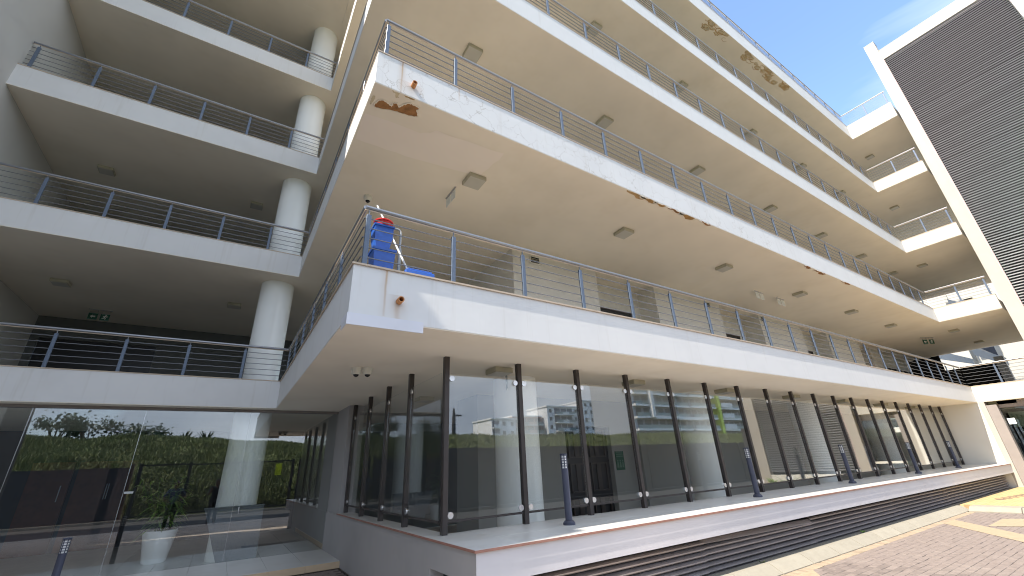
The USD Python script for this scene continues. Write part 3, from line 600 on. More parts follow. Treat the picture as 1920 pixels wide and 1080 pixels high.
# ------------------------------------------------------------------ glazed screen on the plinth
screen = thing('glass_screen', 'frameless glass wall held by dark steel posts on the tiled plinth', 'glazing')
POSTS = [1.654, 2.905, 4.13, 5.36, 6.60, 7.86, 9.12, 10.40, 11.68, 12.95, 14.22, 15.48, 16.74, 18.0, 19.26, 20.52, 21.78, 23.04, 24.2]
PY = 1.165
GY = 1.159
GZ0, GZ1 = 1.075, 2.95
for x in POSTS:
    obj('post', [bev(x - 0.036, x + 0.036, PY - 0.04, PY + 0.04, PZ, ZB[1], 0.003)], 'mullion', screen)
for a, c in zip(POSTS[:-1], POSTS[1:]):
    g = obj('glass_panel', bx(a + 0.0365, c - 0.0365, GY, GY + 0.012, GZ0, GZ1), 'glass_clear', screen)
    obj('bottom_rail', bx(a + 0.0365, c - 0.0365, GY - 0.006, GY + 0.018, GZ0 - 0.03, GZ0 - 0.001), 'mullion', screen)
    for s, xx_ in ((1, a), (-1, c)):
        for z in (GZ0 + 0.05, GZ1 - 0.08):
            obj('clamp', cyl((xx_ + s * 0.08, GY - 0.02, z), (xx_ + s * 0.08, GY - 0.0005, z), 0.04, 18), 'clip_steel', g, smooth=40)
SP = [2.46, 3.668, 4.921, 6.20]
for y in SP: obj('post', [bev(1.60 - 0.04, 1.60 + 0.04, y - 0.036, y + 0.036, PZ, ZB[1], 0.003)], 'mullion', screen)
for a, c in zip([1.175] + SP[:-1], SP):
    g = obj('glass_panel', bx(1.594, 1.606, a + 0.037, c - 0.037, GZ0, GZ1), 'glass_clear', screen)
    obj('bottom_rail', bx(1.588, 1.612, a + 0.037, c - 0.037, GZ0 - 0.03, GZ0 - 0.001), 'mullion', screen)
    for z in (GZ0 + 0.05, GZ1 - 0.08): obj('clamp', cyl((1.574, c - 0.08, z), (1.5935, c - 0.08, z), 0.04, 18), 'clip_steel', g, smooth=40)

lobby = thing('lobby_glazing', 'tall frameless glass front of the entrance lobby under the left wing', 'glazing')
obj('header', bx(XW, 1.468, 7.44, 7.60, 3.125, ZB[1] - 0.001), 'frame_brown', lobby)
JN = [XW, -5.6, -4.08, -2.385, -0.475, 1.465]
for a, c in zip(JN[:-1], JN[1:]):
    g = obj('glass_panel', bx(a + 0.003, c - 0.003, 7.494, 7.506, LZ + 0.004, 3.122), 'glass_lobby', lobby)
    if c < 1.4: obj('seal', bx(c - 0.0026, c + 0.0026, 7.490, 7.510, LZ + 0.004, 3.122), 'clip_steel', lobby)
obj('pull_handle', tube([(-0.36, 7.48, 1.0), (-0.36, 7.44, 1.01), (-0.36, 7.43, 1.06), (-0.36, 7.44, 1.11), (-0.36, 7.48, 1.12)], 0.01), 'clip_steel', lobby, smooth=60)
obj('patch_lock', bx(-2.37, -2.23, 7.485, 7.4935, 1.52, 1.56), 'clip_steel', lobby)

# ------------------------------------------------------------------ ceiling lights
def make_light(label, loc):
    t = thing('ceiling_light', label, 'ceiling light', loc, 0, 'square bulkhead lights on the soffits')
    obj('housing', bev(-0.17, 0.17, -0.17, 0.17, -0.085, -0.001, 0.008), 'lamp_housing', t)
    obj('diffuser', bev(-0.155, 0.155, -0.155, 0.155, -0.094, -0.0855, 0.004), 'lamp_lens', t)
    return t
light0 = None
def light(label, x, y, z, rz=0):
    global light0
    if light0 is None: light0 = make_light(label, (x, y, z)); return
    dup(light0, (x, y, z), rz, label)
nth = ['first', 'second', 'third', 'fourth', 'fifth', 'sixth', 'seventh']
S2X = [2.165, 6.10, 10.12, 14.50, 18.56, 22.6]
for k in (2, 3, 4, 5):
    xs = {2: S2X, 3: S2X, 4: S2X[1:], 5: []}[k]
    for i, x in enumerate(xs):
        light(f'{nth[i + (k == 4)]} square light from the outer corner on the long soffit over the {ORD[k - 1]}-floor corridor', x, 1.20 if k < 4 else 0.98, ZB[k])
    light(f'square light on the cross wing soffit over its {ORD[k - 1]}-floor corridor', 26.82, 0.10, ZB[k])
light('farthest square light at the outer edge of the cross wing soffit over the first floor', 31.4, 0.15, ZB[2])
light('square light on the far end of the third-floor soffit beyond the cross wing corner', 26.6, 1.22, ZB[3])
for i, x in enumerate((2.80, 6.05, 9.3, 12.6, 15.9, 19.2, 22.4)):
    light(f'{nth[i]} cream light from the glass corner on the soffit behind the ground-floor glass screen', x, 1.58, ZB[1])
light('cream light seen through the side glass, deep on the ground-floor soffit', 2.72, 4.7, ZB[1])
for nm, x, y, z in (('left light on the second-floor soffit of the set back wing', -5.1, 9.75, ZB[3]), ('light beside the column on the second-floor soffit of the set back wing', -1.39, 9.7, ZB[3]),
                    ('left light on the dark first-floor soffit of the set back wing', -5.17, 10.04, ZB[2]), ('light beside the column on the dark first-floor soffit of the set back wing', -1.38, 10.05, ZB[2])):
    light('small ' + nm, x, y, z)

# dome cameras
def dome_cam(label, x, y, z, rz=0):
    t = thing('dome_camera', label, 'security camera', (x, y, z), rz, None)
    K = 1.25
    obj('mount', cyl((0, 0, -0.035), (0, 0, -0.001), 0.08, 24), 'cream_plastic', t, smooth=40)
    obj('body', lathe([(0, -0.105), (0.055, -0.105), (0.07, -0.085), (0.07, -0.035), (0, -0.035)], 24), 'cream_plastic', t, smooth=40)
    obj('lens_dome', lathe([(0.0, -0.142), (0.02, -0.137), (0.036, -0.124), (0.043, -0.1055), (0, -0.1055)], 20), 'dark_lens', t, smooth=60)
dome_cam('white dome camera on the first-floor soffit above the mop trolley', 0.624, 2.66, ZB[2])
dome_cam('left one of the pair of dome cameras on the ground-floor soffit', 0.655, 2.30, ZB[1])
dome_cam('right one of the pair of dome cameras on the ground-floor soffit', 0.815, 2.25, ZB[1])

# hanging signs: two plates on a rail; drawn in (x, z), facing -y
def running_man(s):
    L = lambda *p: LineString(p).buffer(0.055, quad_segs=3)
    g = unary_union([Point(0.1, 0.36).buffer(0.09), L((0.05, 0.22), (-0.05, -0.02)), L((-0.05, -0.02), (0.12, -0.14), (0.08, -0.34)), L((-0.05, -0.02), (-0.14, -0.2), (-0.32, -0.22)), L((0.05, 0.22), (0.22, 0.1), (0.32, 0.16)), L((0.05, 0.22), (-0.16, 0.2), (-0.22, 0.05))])
    return affinity.scale(g, s, s, origin=(0, 0))
def arrow(s):
    return affinity.scale(unary_union([Polygon([(-0.36, 0), (-0.05, 0.3), (-0.05, 0.13), (0.34, 0.13), (0.34, -0.13), (-0.05, -0.13), (-0.05, -0.3)])]), s, s, origin=(0, 0))
def hang_sign(label, loc, rz, green=True, w=0.19, gap=0.05, drop=0.05):
    t = thing('hanging_sign', label, 'exit sign', loc, rz)
    obj('rail', [bx(-w - gap, w + gap, -0.012, 0.012, -0.022, -0.001)], 'clip_steel', t)
    for s, pic in ((-1, arrow), (1, running_man)):
        cx = s * (w / 2 + gap / 2)
        pl = obj('plate', bx(cx - w / 2, cx + w / 2, -0.003, 0.003, -drop - w - 0.02, -drop - 0.02), 'sign_green' if green else 'sign_white', t)
        obj('wire', [cyl((cx + q, 0, -drop - 0.02), (cx + q, 0, -0.02), 0.003, 5) for q in (-w * 0.4, w * 0.4)], 'steel_rod', pl)
        m = on_y(prism(pic(w * 0.8), 0, 0.002), 0); m.apply_translation((cx, -0.0035, -drop - 0.02 - w / 2))
        m2 = m.copy(); m2.apply_translation((0, 0.009, 0))
        if green: obj('symbol', [m, m2], 'sign_white', pl)
        if green: obj('border', [bx(cx - w / 2 + 0.004, cx + w / 2 - 0.004, -0.0052, -0.0032, z, z + 0.006) for z in (-drop - 0.03, -drop - w - 0.012)], 'sign_white', pl)
hang_sign('dark green arrow and running man sign in the dim first-floor corridor of the left wing', (-4.75, 12.2, ZB[2] - 0.0), 0, True, 0.21, 0.06, 0.1)
hang_sign('green exit sign hanging behind the first ground-floor glass panel', (3.2, 2.0, ZB[1]), 62, True, 0.19, 0.06, 0.04)
hang_sign('pale two-plate sign seen nearly edge on beside the first long soffit light', (1.955, 1.77, ZB[2]), 90, False, 0.19, 0.03, 0.03)
hang_sign('left pale two-plate sign midway along the first-floor soffit', (13.05, 1.80, ZB[2]), 0, False, 0.21, 0.05, 0.03)
hang_sign('right pale two-plate sign midway along the first-floor soffit', (14.4, 1.79, ZB[2]), 0, False, 0.21, 0.05, 0.03)
hang_sign('small green and white exit sign under the soffit near the far cross wing', (27.3, 1.2, ZB[2]), -30, True, 0.24, 0.1, 0.08)
es = thing('wall_sign', 'faint green assembly sign with three figures on the grey wall behind the glass', 'sign', (7.85, 3.985, 1.66), 0)
obj('board', bx(-0.15, 0.15, -0.004, 0.01, -0.2, 0.25), 'sign_green', es)
for q in (-0.09, 0, 0.09):
    m = on_y(prism(unary_union([Point(q, 0.02).buffer(0.022), Polygon([(q - 0.035, -0.14), (q + 0.035, -0.14), (q + 0.02, -0.01), (q - 0.02, -0.01)])]), 0, 0.002), -0.0045); obj('figure', m, 'sign_dim', es)
for z in (0.12, 0.17, 0.22): obj('text_line', bx(-0.12, 0.12, -0.0065, -0.0042, z, z + 0.018), 'sign_dim', es)

# ------------------------------------------------------------------ mop trolley and things at the corner of the first floor
F1 = ZT[1] - 0.20
def frustum(cx, cy, z0, z1, w0, d0, w1, d1):
    p = [(cx + sx * w / 2, cy + sy * d / 2, z) for z, w, d in ((z0, w0, d0), (z1, w1, d1)) for sx in (-1, 1) for sy in (-1, 1)]
    return trimesh.convex.convex_hull(np.array(p))
tr = thing('mop_trolley', 'blue plastic mop trolley with grey tube frame behind the corner balustrade', 'mop trolley', (0.42, 0.36, F1), 0)
obj('lower_bucket', frustum(-0.03, 0, 0.10, 0.56, 0.20, 0.20, 0.27, 0.24), 'plastic_blue', tr)
obj('bucket_rim', frustum(-0.03, 0, 0.56, 0.59, 0.29, 0.26, 0.295, 0.265), 'plastic_blue', tr)
obj('wringer', [frustum(-0.05, 0, 0.60, 0.76, 0.16, 0.16, 0.22, 0.19), frustum(-0.05, 0, 0.76, 0.91, 0.22, 0.19, 0.235, 0.20), frustum(-0.05, 0, 0.91, 0.935, 0.255, 0.22, 0.255, 0.22)], 'plastic_blue', tr)
obj('frame', tube([(0.17, -0.05, 0.08), (0.175, -0.05, 0.90), (0.16, -0.05, 0.935), (0.13, -0.05, 0.945), (0.05, -0.05, 0.945)], 0.014, 10), 'trolley_grey', tr, smooth=60)
obj('frame_plate', bx(0.158, 0.19, -0.075, -0.045, 0.34, 0.66), 'trolley_grey', tr)
for sx in (-0.12, 0.15):
    for sy in (-0.12, 0.12): obj('castor', cyl((sx, sy - 0.012, 0.04), (sx, sy + 0.012, 0.04), 0.04, 14), 'rubber', tr, smooth=40)
rb = thing('red_bucket', 'shallow red plastic bucket stacked on top of the blue mop trolley', 'bucket', (0.37, 0.34, F1 + 0.938), 0)
obj('bowl', lathe([(0, 0.0), (0.098, 0.0), (0.112, 0.075), (0.108, 0.075), (0.094, 0.008), (0, 0.008)], 28), 'plastic_red', rb, smooth=40)
obj('rim', lathe([(0.109, 0.05), (0.122, 0.052), (0.125, 0.066), (0.117, 0.074), (0.109, 0.07)], 28), 'plastic_red', rb, smooth=40)
mp = thing('mop', 'white-handled mop leaning through the trolley with its flat blue head on the floor edge', 'mop', (0, 0, 0), 0)
obj('handle', [cyl((0.30, 0.46, F1 + 1.32), (0.66, 0.12, ZT[1] + 0.08), 0.012, 10)], 'mop_white', mp, smooth=50)
obj('mop_head', [bev(0.60, 0.97, 0.035, 0.15, ZT[1] + 0.002, ZT[1] + 0.075, 0.008), bev(0.63, 0.94, 0.05, 0.13, ZT[1] + 0.075, ZT[1] + 0.10, 0.006)], 'plastic_blue', mp)

# ------------------------------------------------------------------ bollard lights
def bollard_parts(t, h=0.88):
    obj('foot', lathe([(0, 0), (0.082, 0.0), (0.082, 0.025), (0.06, 0.05), (0.052, 0.055), (0, 0.055)], 20), 'bollard_blue', t, smooth=35)
    obj('shaft', cyl((0, 0, 0.05), (0, 0, h - 0.19), 0.047, 20), 'bollard_blue', t, smooth=40)
    obj('lens', cyl((0, 0, h - 0.19), (0, 0, h - 0.012), 0.040, 20), 'bollard_lens', t, smooth=40)
    cg = [bx(0.042 * math.cos(a) - 0.005, 0.042 * math.cos(a) + 0.005, 0.042 * math.sin(a) - 0.005, 0.042 * math.sin(a) + 0.005, h - 0.19, h - 0.012) for a in np.arange(6) * math.pi / 3]
    rg = []
    for q in range(6):
        r_ = trimesh.creation.annulus(0.041, 0.049, 0.009, sections=20); r_.apply_translation((0, 0, h - 0.19 + q * 0.034)); rg.append(r_)
    obj('cage', cg + rg, 'bollard_blue', t)
    obj('cap', lathe([(0, h - 0.012), (0.052, h - 0.012), (0.052, h), (0.045, h + 0.006), (0, h + 0.008)], 20), 'bollard_blue', t, smooth=35)
bl = ['nearest blue-grey bollard light on the plinth, before the first glass panels', 'second bollard light on the plinth, before the middle glass panels', 'third bollard light on the plinth, before the reflected louvres', 'fourth bollard light on the plinth, before the dark reflected door', 'farthest bollard light on the plinth, close to the white end wall']
b0 = None
for lab, x in zip(bl, (3.221, 7.93, 12.216, 16.9, 21.0)):
    if b0 is None:
        b0 = thing('bollard_light', lab, 'bollard light', (x, 0.60, PZ), 0, 'bollard lights on the plinth edge'); bollard_parts(b0)
    else: dup(b0, (x, 0.62, PZ), 17 * x, lab)
b1 = thing('bollard_light', 'bollard light standing on the paving before the lobby glass at the bottom left', 'bollard light', (-2.545, 5.08, 0.0), 0); bollard_parts(b1, 1.0)

# ------------------------------------------------------------------ lobby: desk, potted palm, terrace plants
desk = thing('reception_desk', 'dark grey reception desk with slanting ends behind the lobby glass', 'desk', (-0.30, 7.535, LZ), 0)
obj('front', on_y(prism(Polygon([(-0.68, 1.01), (0.42, 1.01), (0.43, 0.0), (-0.30, 0.0)]), 0, 0.07), 0.07), 'desk_grey', desk)
obj('top', bx(-0.69, 0.43, -0.015, 0.075, 1.011, 1.035), 'desk_grey', desk)
pp = thing('potted_palm', 'bushy palm in a tapering white pot inside the lobby', 'potted plant', (-1.72, 8.75, LZ), 0)
obj('pot', lathe([(0, 0), (0.20, 0), (0.215, 0.02), (0.31, 0.60), (0.30, 0.62), (0.27, 0.60), (0.19, 0.05), (0, 0.05)], 32), 'pot_white', pp, smooth=40)
obj('soil', cyl((0, 0, 0.5), (0, 0, 0.56), 0.262, 20), 'earth', pp)
def blade(p0, d, L, w, droop, n=6):
    d = np.array(d, float); d /= np.linalg.norm(d); side = np.cross(d, [0, 0, 1.0]); side /= np.linalg.norm(side) + 1e-9
    pts, f = [], []
    for i in range(n + 1):
        t = i / n; c = np.array(p0) + d * L * t - np.array([0, 0, droop * L * t * t]); ww = w * (math.sin(math.pi * (0.06 + 0.94 * t) ** 0.7) + 0.02)
        pts += [c - side * ww, c + side * ww + [0, 0, 0.0]]
    for i in range(n): a = 2 * i; f += [[a, a + 1, a + 3], [a, a + 3, a + 2]]
    return trimesh.Trimesh(pts, f, process=False)
rg = np.random.default_rng(5); lv, st = [], []
for i in range(26):
    a, t = rg.uniform(0, 2 * math.pi), rg.uniform(0.05, 0.45); d = np.array([math.cos(a) * t, math.sin(a) * t, 1.0]); L = rg.uniform(0.5, 1.15)
    pts = [np.array([math.cos(a) * 0.08, math.sin(a) * 0.08, 0.55]) + d * L * q for q in (0, 0.5, 1.0)]; st.append(tube(pts, 0.008, 5))
    for q in range(12):
        s = rg.uniform(0.25, 1.0); b_ = rg.uniform(0, 2 * math.pi); lv.append(blade(pts[0] + d * L * s, (math.cos(b_), math.sin(b_), rg.uniform(-0.1, 0.7)), rg.uniform(0.25, 0.5), 0.022, 0.5, 4))
obj('stems', st, 'leaf_mid', pp); obj('leaves', lv, 'leaf_bright', pp)
for i, (x, y, s) in enumerate(((23.75, -4.6, 1.0), (23.7, -5.5, 1.15), (23.75, -6.3, 0.95), (23.8, -3.6, 0.8))):
    t = thing('strap_leaf_plant', ['leafy green plant at the middle of the louvred tower base', 'largest leafy green plant at the louvred tower base', 'leafy green plant at the near end of the louvred tower base', 'small leafy plant next to the inner tower column'][i], 'plant', (x, y, 0.11), 0)
    rg = np.random.default_rng(80 + i)
    for q in range(22):
        a = rg.uniform(0, 2 * math.pi); obj('leaf', blade((rg.normal(0, .05), rg.normal(0, .05), 0.02), (math.cos(a), math.sin(a), rg.uniform(0.6, 1.8)), s * rg.uniform(0.6, 1.0), 0.035, rg.uniform(0.25, 0.6), 7), 'leaf_bright', t)

for i, (x, y, z) in enumerate(((6.55, 0.02, 0.088), (10.4, 0.03, 0.088))):
    t = thing('weed', ['small green weed growing behind the kerb below the louvres, nearer the corner', 'tiny weed behind the kerb further along the louvres'][i], 'weed', (x, y, z), 0)
    rg = np.random.default_rng(500 + i)
    obj('leaves', [blade((0, 0, 0), (math.cos(a), math.sin(a), 0.8), rg.uniform(0.06, 0.12), 0.014, 0.05, 4) for a in rg.uniform(0, 6.28, 9)], 'leaf_bright', t)
# ------------------------------------------------------------------ what lies behind the camera, seen mirrored in the glass
bwall = thing('boundary_wall', 'dark rendered boundary wall across the road, mirrored in the glass', 'wall')
obj('panel', bx(-45, -4.9, -12.25, -12.0, -0.1, 2.56), 'wall_dark', bwall); obj('panel', bx(3.35, 75, -12.25, -12.0, -0.1, 2.56), 'wall_dark', bwall)
for i in range(14): obj('pier', bx(6 + 5 * i, 6.3 + 5 * i, -11.999, -11.93, -0.1, 2.54), 'wall_dark', bwall)
gate = thing('slatted_gate', 'black slatted steel gate between the dark boundary walls, mirrored in the lobby glass', 'gate')
for x in (-4.85, -4.5, -2.35, 2.9, 3.3): obj('post', bx(x - 0.07, x + 0.07, -12.2, -12.06, -0.1, 2.74), 'gate_metal', gate)
for a, c in ((-4.43, -2.42), (-2.28, 2.83)):
    for z in (0.12, 2.60): obj('rail', bx(a, c, -12.16, -12.10, z, z + 0.08), 'gate_metal', gate)
    for i in range(34): obj('bar', bx(a, c, -12.14, -12.128, 0.23 + 0.07 * i, 0.243 + 0.07 * i), 'gate_metal', gate)
obj('notice', bx(1.98, 2.30, -12.09, -12.08, 1.86, 2.5), 'sign_lime', gate)

def hill_z(x, y):
    d = np.clip((-12.3 - y) / 9.0, 0, 1); top = 3.72 + 0.85 * np.clip((8 - x) / 10, 0, 1)
    base = 0.02 + (top - 0.02) * (d * (2 - d)) ** 0.75
    back = np.clip((-24 - y) / 30, 0, 1)
    n = meshkit.fbm(np.stack([x * 0.45, y * 0.45, 0 * x], -1), 4, 3) - 0.5
    return base * (1 - 0.1 * back) + n * 0.55 * np.clip((-12.3 - y) / 1.5, 0, 1) * (1 - 0.5 * back)
gx, gy = np.meshgrid(np.concatenate([np.arange(-70, 90, 0.8), np.arange(90, 240, 6)]), np.concatenate([np.arange(-12.26, -30, -0.6), np.arange(-30, -200, -5)]), indexing='ij')
gz = hill_z(gx, gy); V = np.stack([gx, gy, gz], -1).reshape(-1, 3); n0, n1 = gx.shape
I, Jx = np.meshgrid(np.arange(n0 - 1), np.arange(n1 - 1), indexing='ij'); q = np.stack([I * n1 + Jx, I * n1 + Jx + 1, (I + 1) * n1 + Jx + 1, (I + 1) * n1 + Jx], -1).reshape(-1, 4)
hm = obj('grassy_bank', trimesh.Trimesh(V, np.vstack([q[:, [0, 1, 2]], q[:, [0, 2, 3]]]), process=False), 'grass_soil', None, smooth=True); tag(hm, kind='structure')
NB = 110000; rg = np.random.default_rng(9)
bxs = np.where(rg.random(NB) < 0.6, rg.uniform(-14, 12, NB), rg.uniform(12, 75, NB)); bys = -12.4 - 13.0 * rg.random(NB) ** 1.1; bzs = hill_z(bxs, bys)
clump = meshkit.fbm(np.stack([bxs * 0.6, bys * 0.6, 0 * bxs], -1), 3, 11)
hh = 0.07 + 0.42 * np.clip(clump - 0.35, 0, 1) + 0.10 * rg.random(NB); ang = rg.uniform(0, 2 * np.pi, NB); ww = 0.025 + 0.05 * rg.random(NB)
lean = rg.normal(0, 0.25, (NB, 2)) * hh[:, None]
A = np.stack([bxs - ww * np.cos(ang), bys - ww * np.sin(ang), bzs - 0.05], 1); B = np.stack([bxs + ww * np.cos(ang), bys + ww * np.sin(ang), bzs - 0.05], 1); Cc = np.stack([bxs + lean[:, 0], bys + lean[:, 1], bzs + hh], 1)
gr = obj('long_grass', trimesh.Trimesh(np.stack([A, B, Cc], 1).reshape(-1, 3), np.arange(NB * 3).reshape(-1, 3), process=False), 'grass_blade'); tag(gr, 'rank green grass covering the bank behind the boundary wall', 'grass', None, 'stuff')

def tree(label, x, y, h, spread, n=1500, leaf=0.16, matn='leaf_dark', seed=0, z0=None):
    rg = np.random.default_rng(seed); z0 = float(hill_z(np.array([x]), np.array([y]))[0]) if z0 is None else z0
    t = thing('tree', label, 'tree', (x, y, z0 - 0.1), 0, None); limbs, tips = [], []
    th = h * 0.45; limbs.append(tube([(0, 0, 0), (0.1 * spread * rg.normal(), 0.05, th * 0.5), (0.05, 0, th)], np.array([0.045, 0.035, 0.028]) * h, 7))
    for i in range(8):
        a = rg.uniform(0, 2 * math.pi); L = spread * rg.uniform(0.5, 1.0); tip = np.array([math.cos(a) * L, math.sin(a) * L, th + (h - th) * rg.uniform(0.25, 0.95)])
        limbs.append(tube([(0, 0, th * rg.uniform(0.6, 1.0)), tip * [0.5, 0.5, 0.85], tip], np.array([0.02, 0.013, 0.006]) * h, 5)); tips.append(tip)
    obj('trunk', limbs, 'bark', t)
    k = rg.integers(0, len(tips), n); c = np.array(tips)[k] + rg.normal(0, 1, (n, 3)) * np.array([0.27, 0.27, 0.17]) * spread
    d1 = rg.normal(0, 1, (n, 3)); d1 /= np.linalg.norm(d1, axis=1, keepdims=True); d2 = np.cross(d1, rg.normal(0, 1, (n, 3))); d2 /= np.linalg.norm(d2, axis=1, keepdims=True)
    s = leaf * rg.uniform(0.6, 1.4, (n, 1)); v = np.stack([c - d1 * s, c + d2 * s * 0.6, c + d1 * s, c - d2 * s * 0.6], 1).reshape(-1, 3)
    f = np.arange(n)[:, None] * 4; obj('crown', trimesh.Trimesh(v, np.vstack([f + [0, 1, 2], f + [0, 2, 3]]), process=False), matn, t)
for i, (x, y, h, s) in enumerate(((-23.0, -52, 5.0, 2.3), (-18.2, -54, 6.0, 1.7), (-14.4, -50, 5.2, 1.9), (-11.3, -52, 4.3, 2.0), (-8.6, -51, 4.1, 1.9), (-28, -56, 6, 2.6))):
    tree(['broad dark tree at the left of the mirrored skyline', 'slender tree with a forked trunk on the mirrored skyline', 'tallest dark tree in the middle of the mirrored skyline', 'low bushy tree right of the tallest one on the mirrored skyline', 'last low bushy tree on the mirrored skyline', 'tree hidden at the far left behind the mirrored bank'][i], x, y, h, s * 1.1, 800, 0.17, 'leaf_dark', 200 + i)
for i, (x, y) in enumerate(((-3.6, -22.5), (-2.2, -23.0), (9.0, -24.0))):
    t = thing('agave', ['spiky dark agave clump on the crest of the mirrored bank', 'smaller spiky agave next to the big clump on the bank', 'lone agave on the bank near the glass corner reflection'][i], 'plant', (x, y, float(hill_z(np.array([x]), np.array([y]))[0])), 0)
    rg = np.random.default_rng(300 + i)
    for q in range(24):
        a = rg.uniform(0, 2 * math.pi); obj('leaf', blade((0, 0, 0), (math.cos(a), math.sin(a), rg.uniform(0.5, 2.2)), rg.uniform(0.8, 1.3), 0.07, rg.uniform(0.0, 0.3), 6), 'leaf_dark', t)

def window(parent, x0, x1, z0, z1, y, face=1):
    w = obj('window', [bx(x0, x1, y, y + 0.12, z1, z1 + 0.12), bx(x0, x1, y, y + 0.12, z0 - 0.12, z0), bx(x0 - 0.1, x0, y, y + 0.1, z0, z1), bx(x1, x1 + 0.1, y, y + 0.1, z0, z1)], 'apartment_white', parent)
    obj('pane', bx(x0, x1, y + 0.005, y + 0.03, z0, z1), 'window_dark', w)
def apartments(label, x0, x1, y, z1, floors, matn, bays, balc, side_mat='apartment_grey'):
    t = thing('apartment_building', label, 'building'); fh = 3.0
    obj('body', bx(x0, x1, y - 14, y, 3.0, z1), matn, t); obj('roof_edge', bx(x0 - 0.4, x1 + 0.4, y - 14, y + 0.5, z1 + 0.001, z1 + 0.45), 'apartment_white', t)
    w = (x1 - x0) / bays
    for i in range(bays):
        for f in range(floors):
            zz = z1 - fh * (f + 1) + 0.9
            if i in balc:
                obj('balcony_recess', bx(x0 + i * w + 0.3, x0 + (i + 1) * w - 0.3, y + 0.01, y + 0.05, zz - 0.7, zz + 1.7), 'apartment_dark', t)
                bc = obj('balcony', bx(x0 + i * w, x0 + (i + 1) * w, y + 0.06, y + 1.6, zz - 1.05, zz - 0.75), 'apartment_white', t); obj('balcony_rail', bx(x0 + i * w, x0 + (i + 1) * w, y + 1.5, y + 1.56, zz - 0.75, zz + 0.25), 'balcony_glass' if i % 2 else matn, bc)
            else: window(t, x0 + i * w + w * 0.3, x0 + i * w + w * 0.68, zz, zz + 1.3, y)
    return t
apartments('low white apartment block at the left of the mirrored row', 77, 87, -127, 17.6, 4, 'apartment_white', 3, (0,))
apartments('small pink-walled apartment block in the mirrored row', 87.5, 101, -130, 19.0, 4, 'apartment_pink', 4, (1, 2, 3))
apartments('white apartment block with deep balconies in the middle of the mirrored row', 102, 118, -127, 22.6, 6, 'apartment_white', 5, (1, 2, 3))
apartments('tall pale grey apartment block of plain windows in the mirrored row', 119.5, 132, -126, 25.2, 6, 'apartment_white', 4, (2,))
apartments('blue-grey end of the apartment row beside the big terraced block', 132.5, 146, -127, 26.0, 6, 'apartment_grey', 4, (0,))
big = thing('terraced_block', 'big modern block with white balcony ribbons and a lime green fin, mirrored in the glass', 'building')
YB = -70.0
obj('body', bx(86, 140, YB - 15, YB, 3.0, 24.0), 'apartment_grey', big)
for f in range(7):
    z = 5.6 + 3.05 * f
    for a, c, pr in ((86, 108, 1.2), (108.02, 120, 2.0), (121.5, 140, 1.6)):
        bc = obj('balcony', bx(a, c, YB + 0.01, YB + pr, z, z + 0.5), 'apartment_white', big); obj('balcony_rail', bx(a + 0.2, c - 0.2, YB + pr - 0.1, YB + pr - 0.05, z + 0.5, z + 1.4), 'balcony_glass', bc)
    for i in range(18): obj('window', bx(87 + 2.95 * i, 87 + 2.95 * i + 2.0, YB + 0.01, YB + 0.06, z + 0.55, z + 2.7), 'window_dark', big)
    obj('white_panel', bx(123, 129, YB + 1.61, YB + 1.75, z + 0.5, z + 1.9), 'apartment_white', big)
obj('lime_fin', bx(119.9, 121.2, YB, YB + 2.6, 3.0, 25.0), 'apartment_lime', big)
obj('white_frame', [bx(91.0, 92.0, YB + 1.3, YB + 2.2, 11.9, 21.6), bx(92, 112, YB + 1.3, YB + 2.2, 20.8, 21.6), bx(92, 112, YB + 1.3, YB + 2.2, 11.4, 12.2)], 'apartment_white', big)
# lamp mast on the bank
lm = thing('lamp_mast', 'dark lamp mast with a single arm on the mirrored bank', 'street lamp', (19.9, -37.4, 3.4), 0)
obj('mast', lathe([(0, 0), (0.26, 0), (0.20, 3.6), (0.10, 4.6), (0, 4.6)], 14), 'gate_metal', lm, smooth=40); obj('lamp_head', bev(0.0, 0.95, -0.15, 0.15, 3.75, 3.92, 0.03), 'gate_metal', lm)
# white car parked on the bank
car = thing('parked_car', 'white car parked on the grass before the terraced block, mirrored in the glass', 'car', (62.5, -36.8, 3.62), 0)
cp = Polygon([(-2.1, 0.3), (2.1, 0.3), (2.15, 0.75), (1.1, 0.92), (0.6, 1.42), (-1.3, 1.45), (-1.95, 0.95), (-2.15, 0.9)])
obj('body', on_y(prism(cp, 0, 1.7), 0.85), 'car_white', car)
obj('window', on_y(prism(Polygon([(0.95, 0.93), (0.52, 1.36), (-0.3, 1.37), (-0.3, 0.93)]), 0, 1.72), 0.86), 'window_dark', car); obj('window', on_y(prism(Polygon([(-0.4, 0.93), (-0.4, 1.37), (-1.2, 1.38), (-1.65, 0.96)]), 0, 1.72), 0.86), 'window_dark', car)
for sx in (-1.3, 1.3):
    for sy in (-0.88, 0.70):
        w = obj('wheel', cyl((sx, sy, 0.32), (sx, sy + 0.18, 0.32), 0.32, 20), 'rubber', car, smooth=40); obj('rim', cyl((sx, sy - 0.005, 0.32), (sx, sy + 0.185, 0.32), 0.19, 16), 'clip_steel', w, smooth=40)

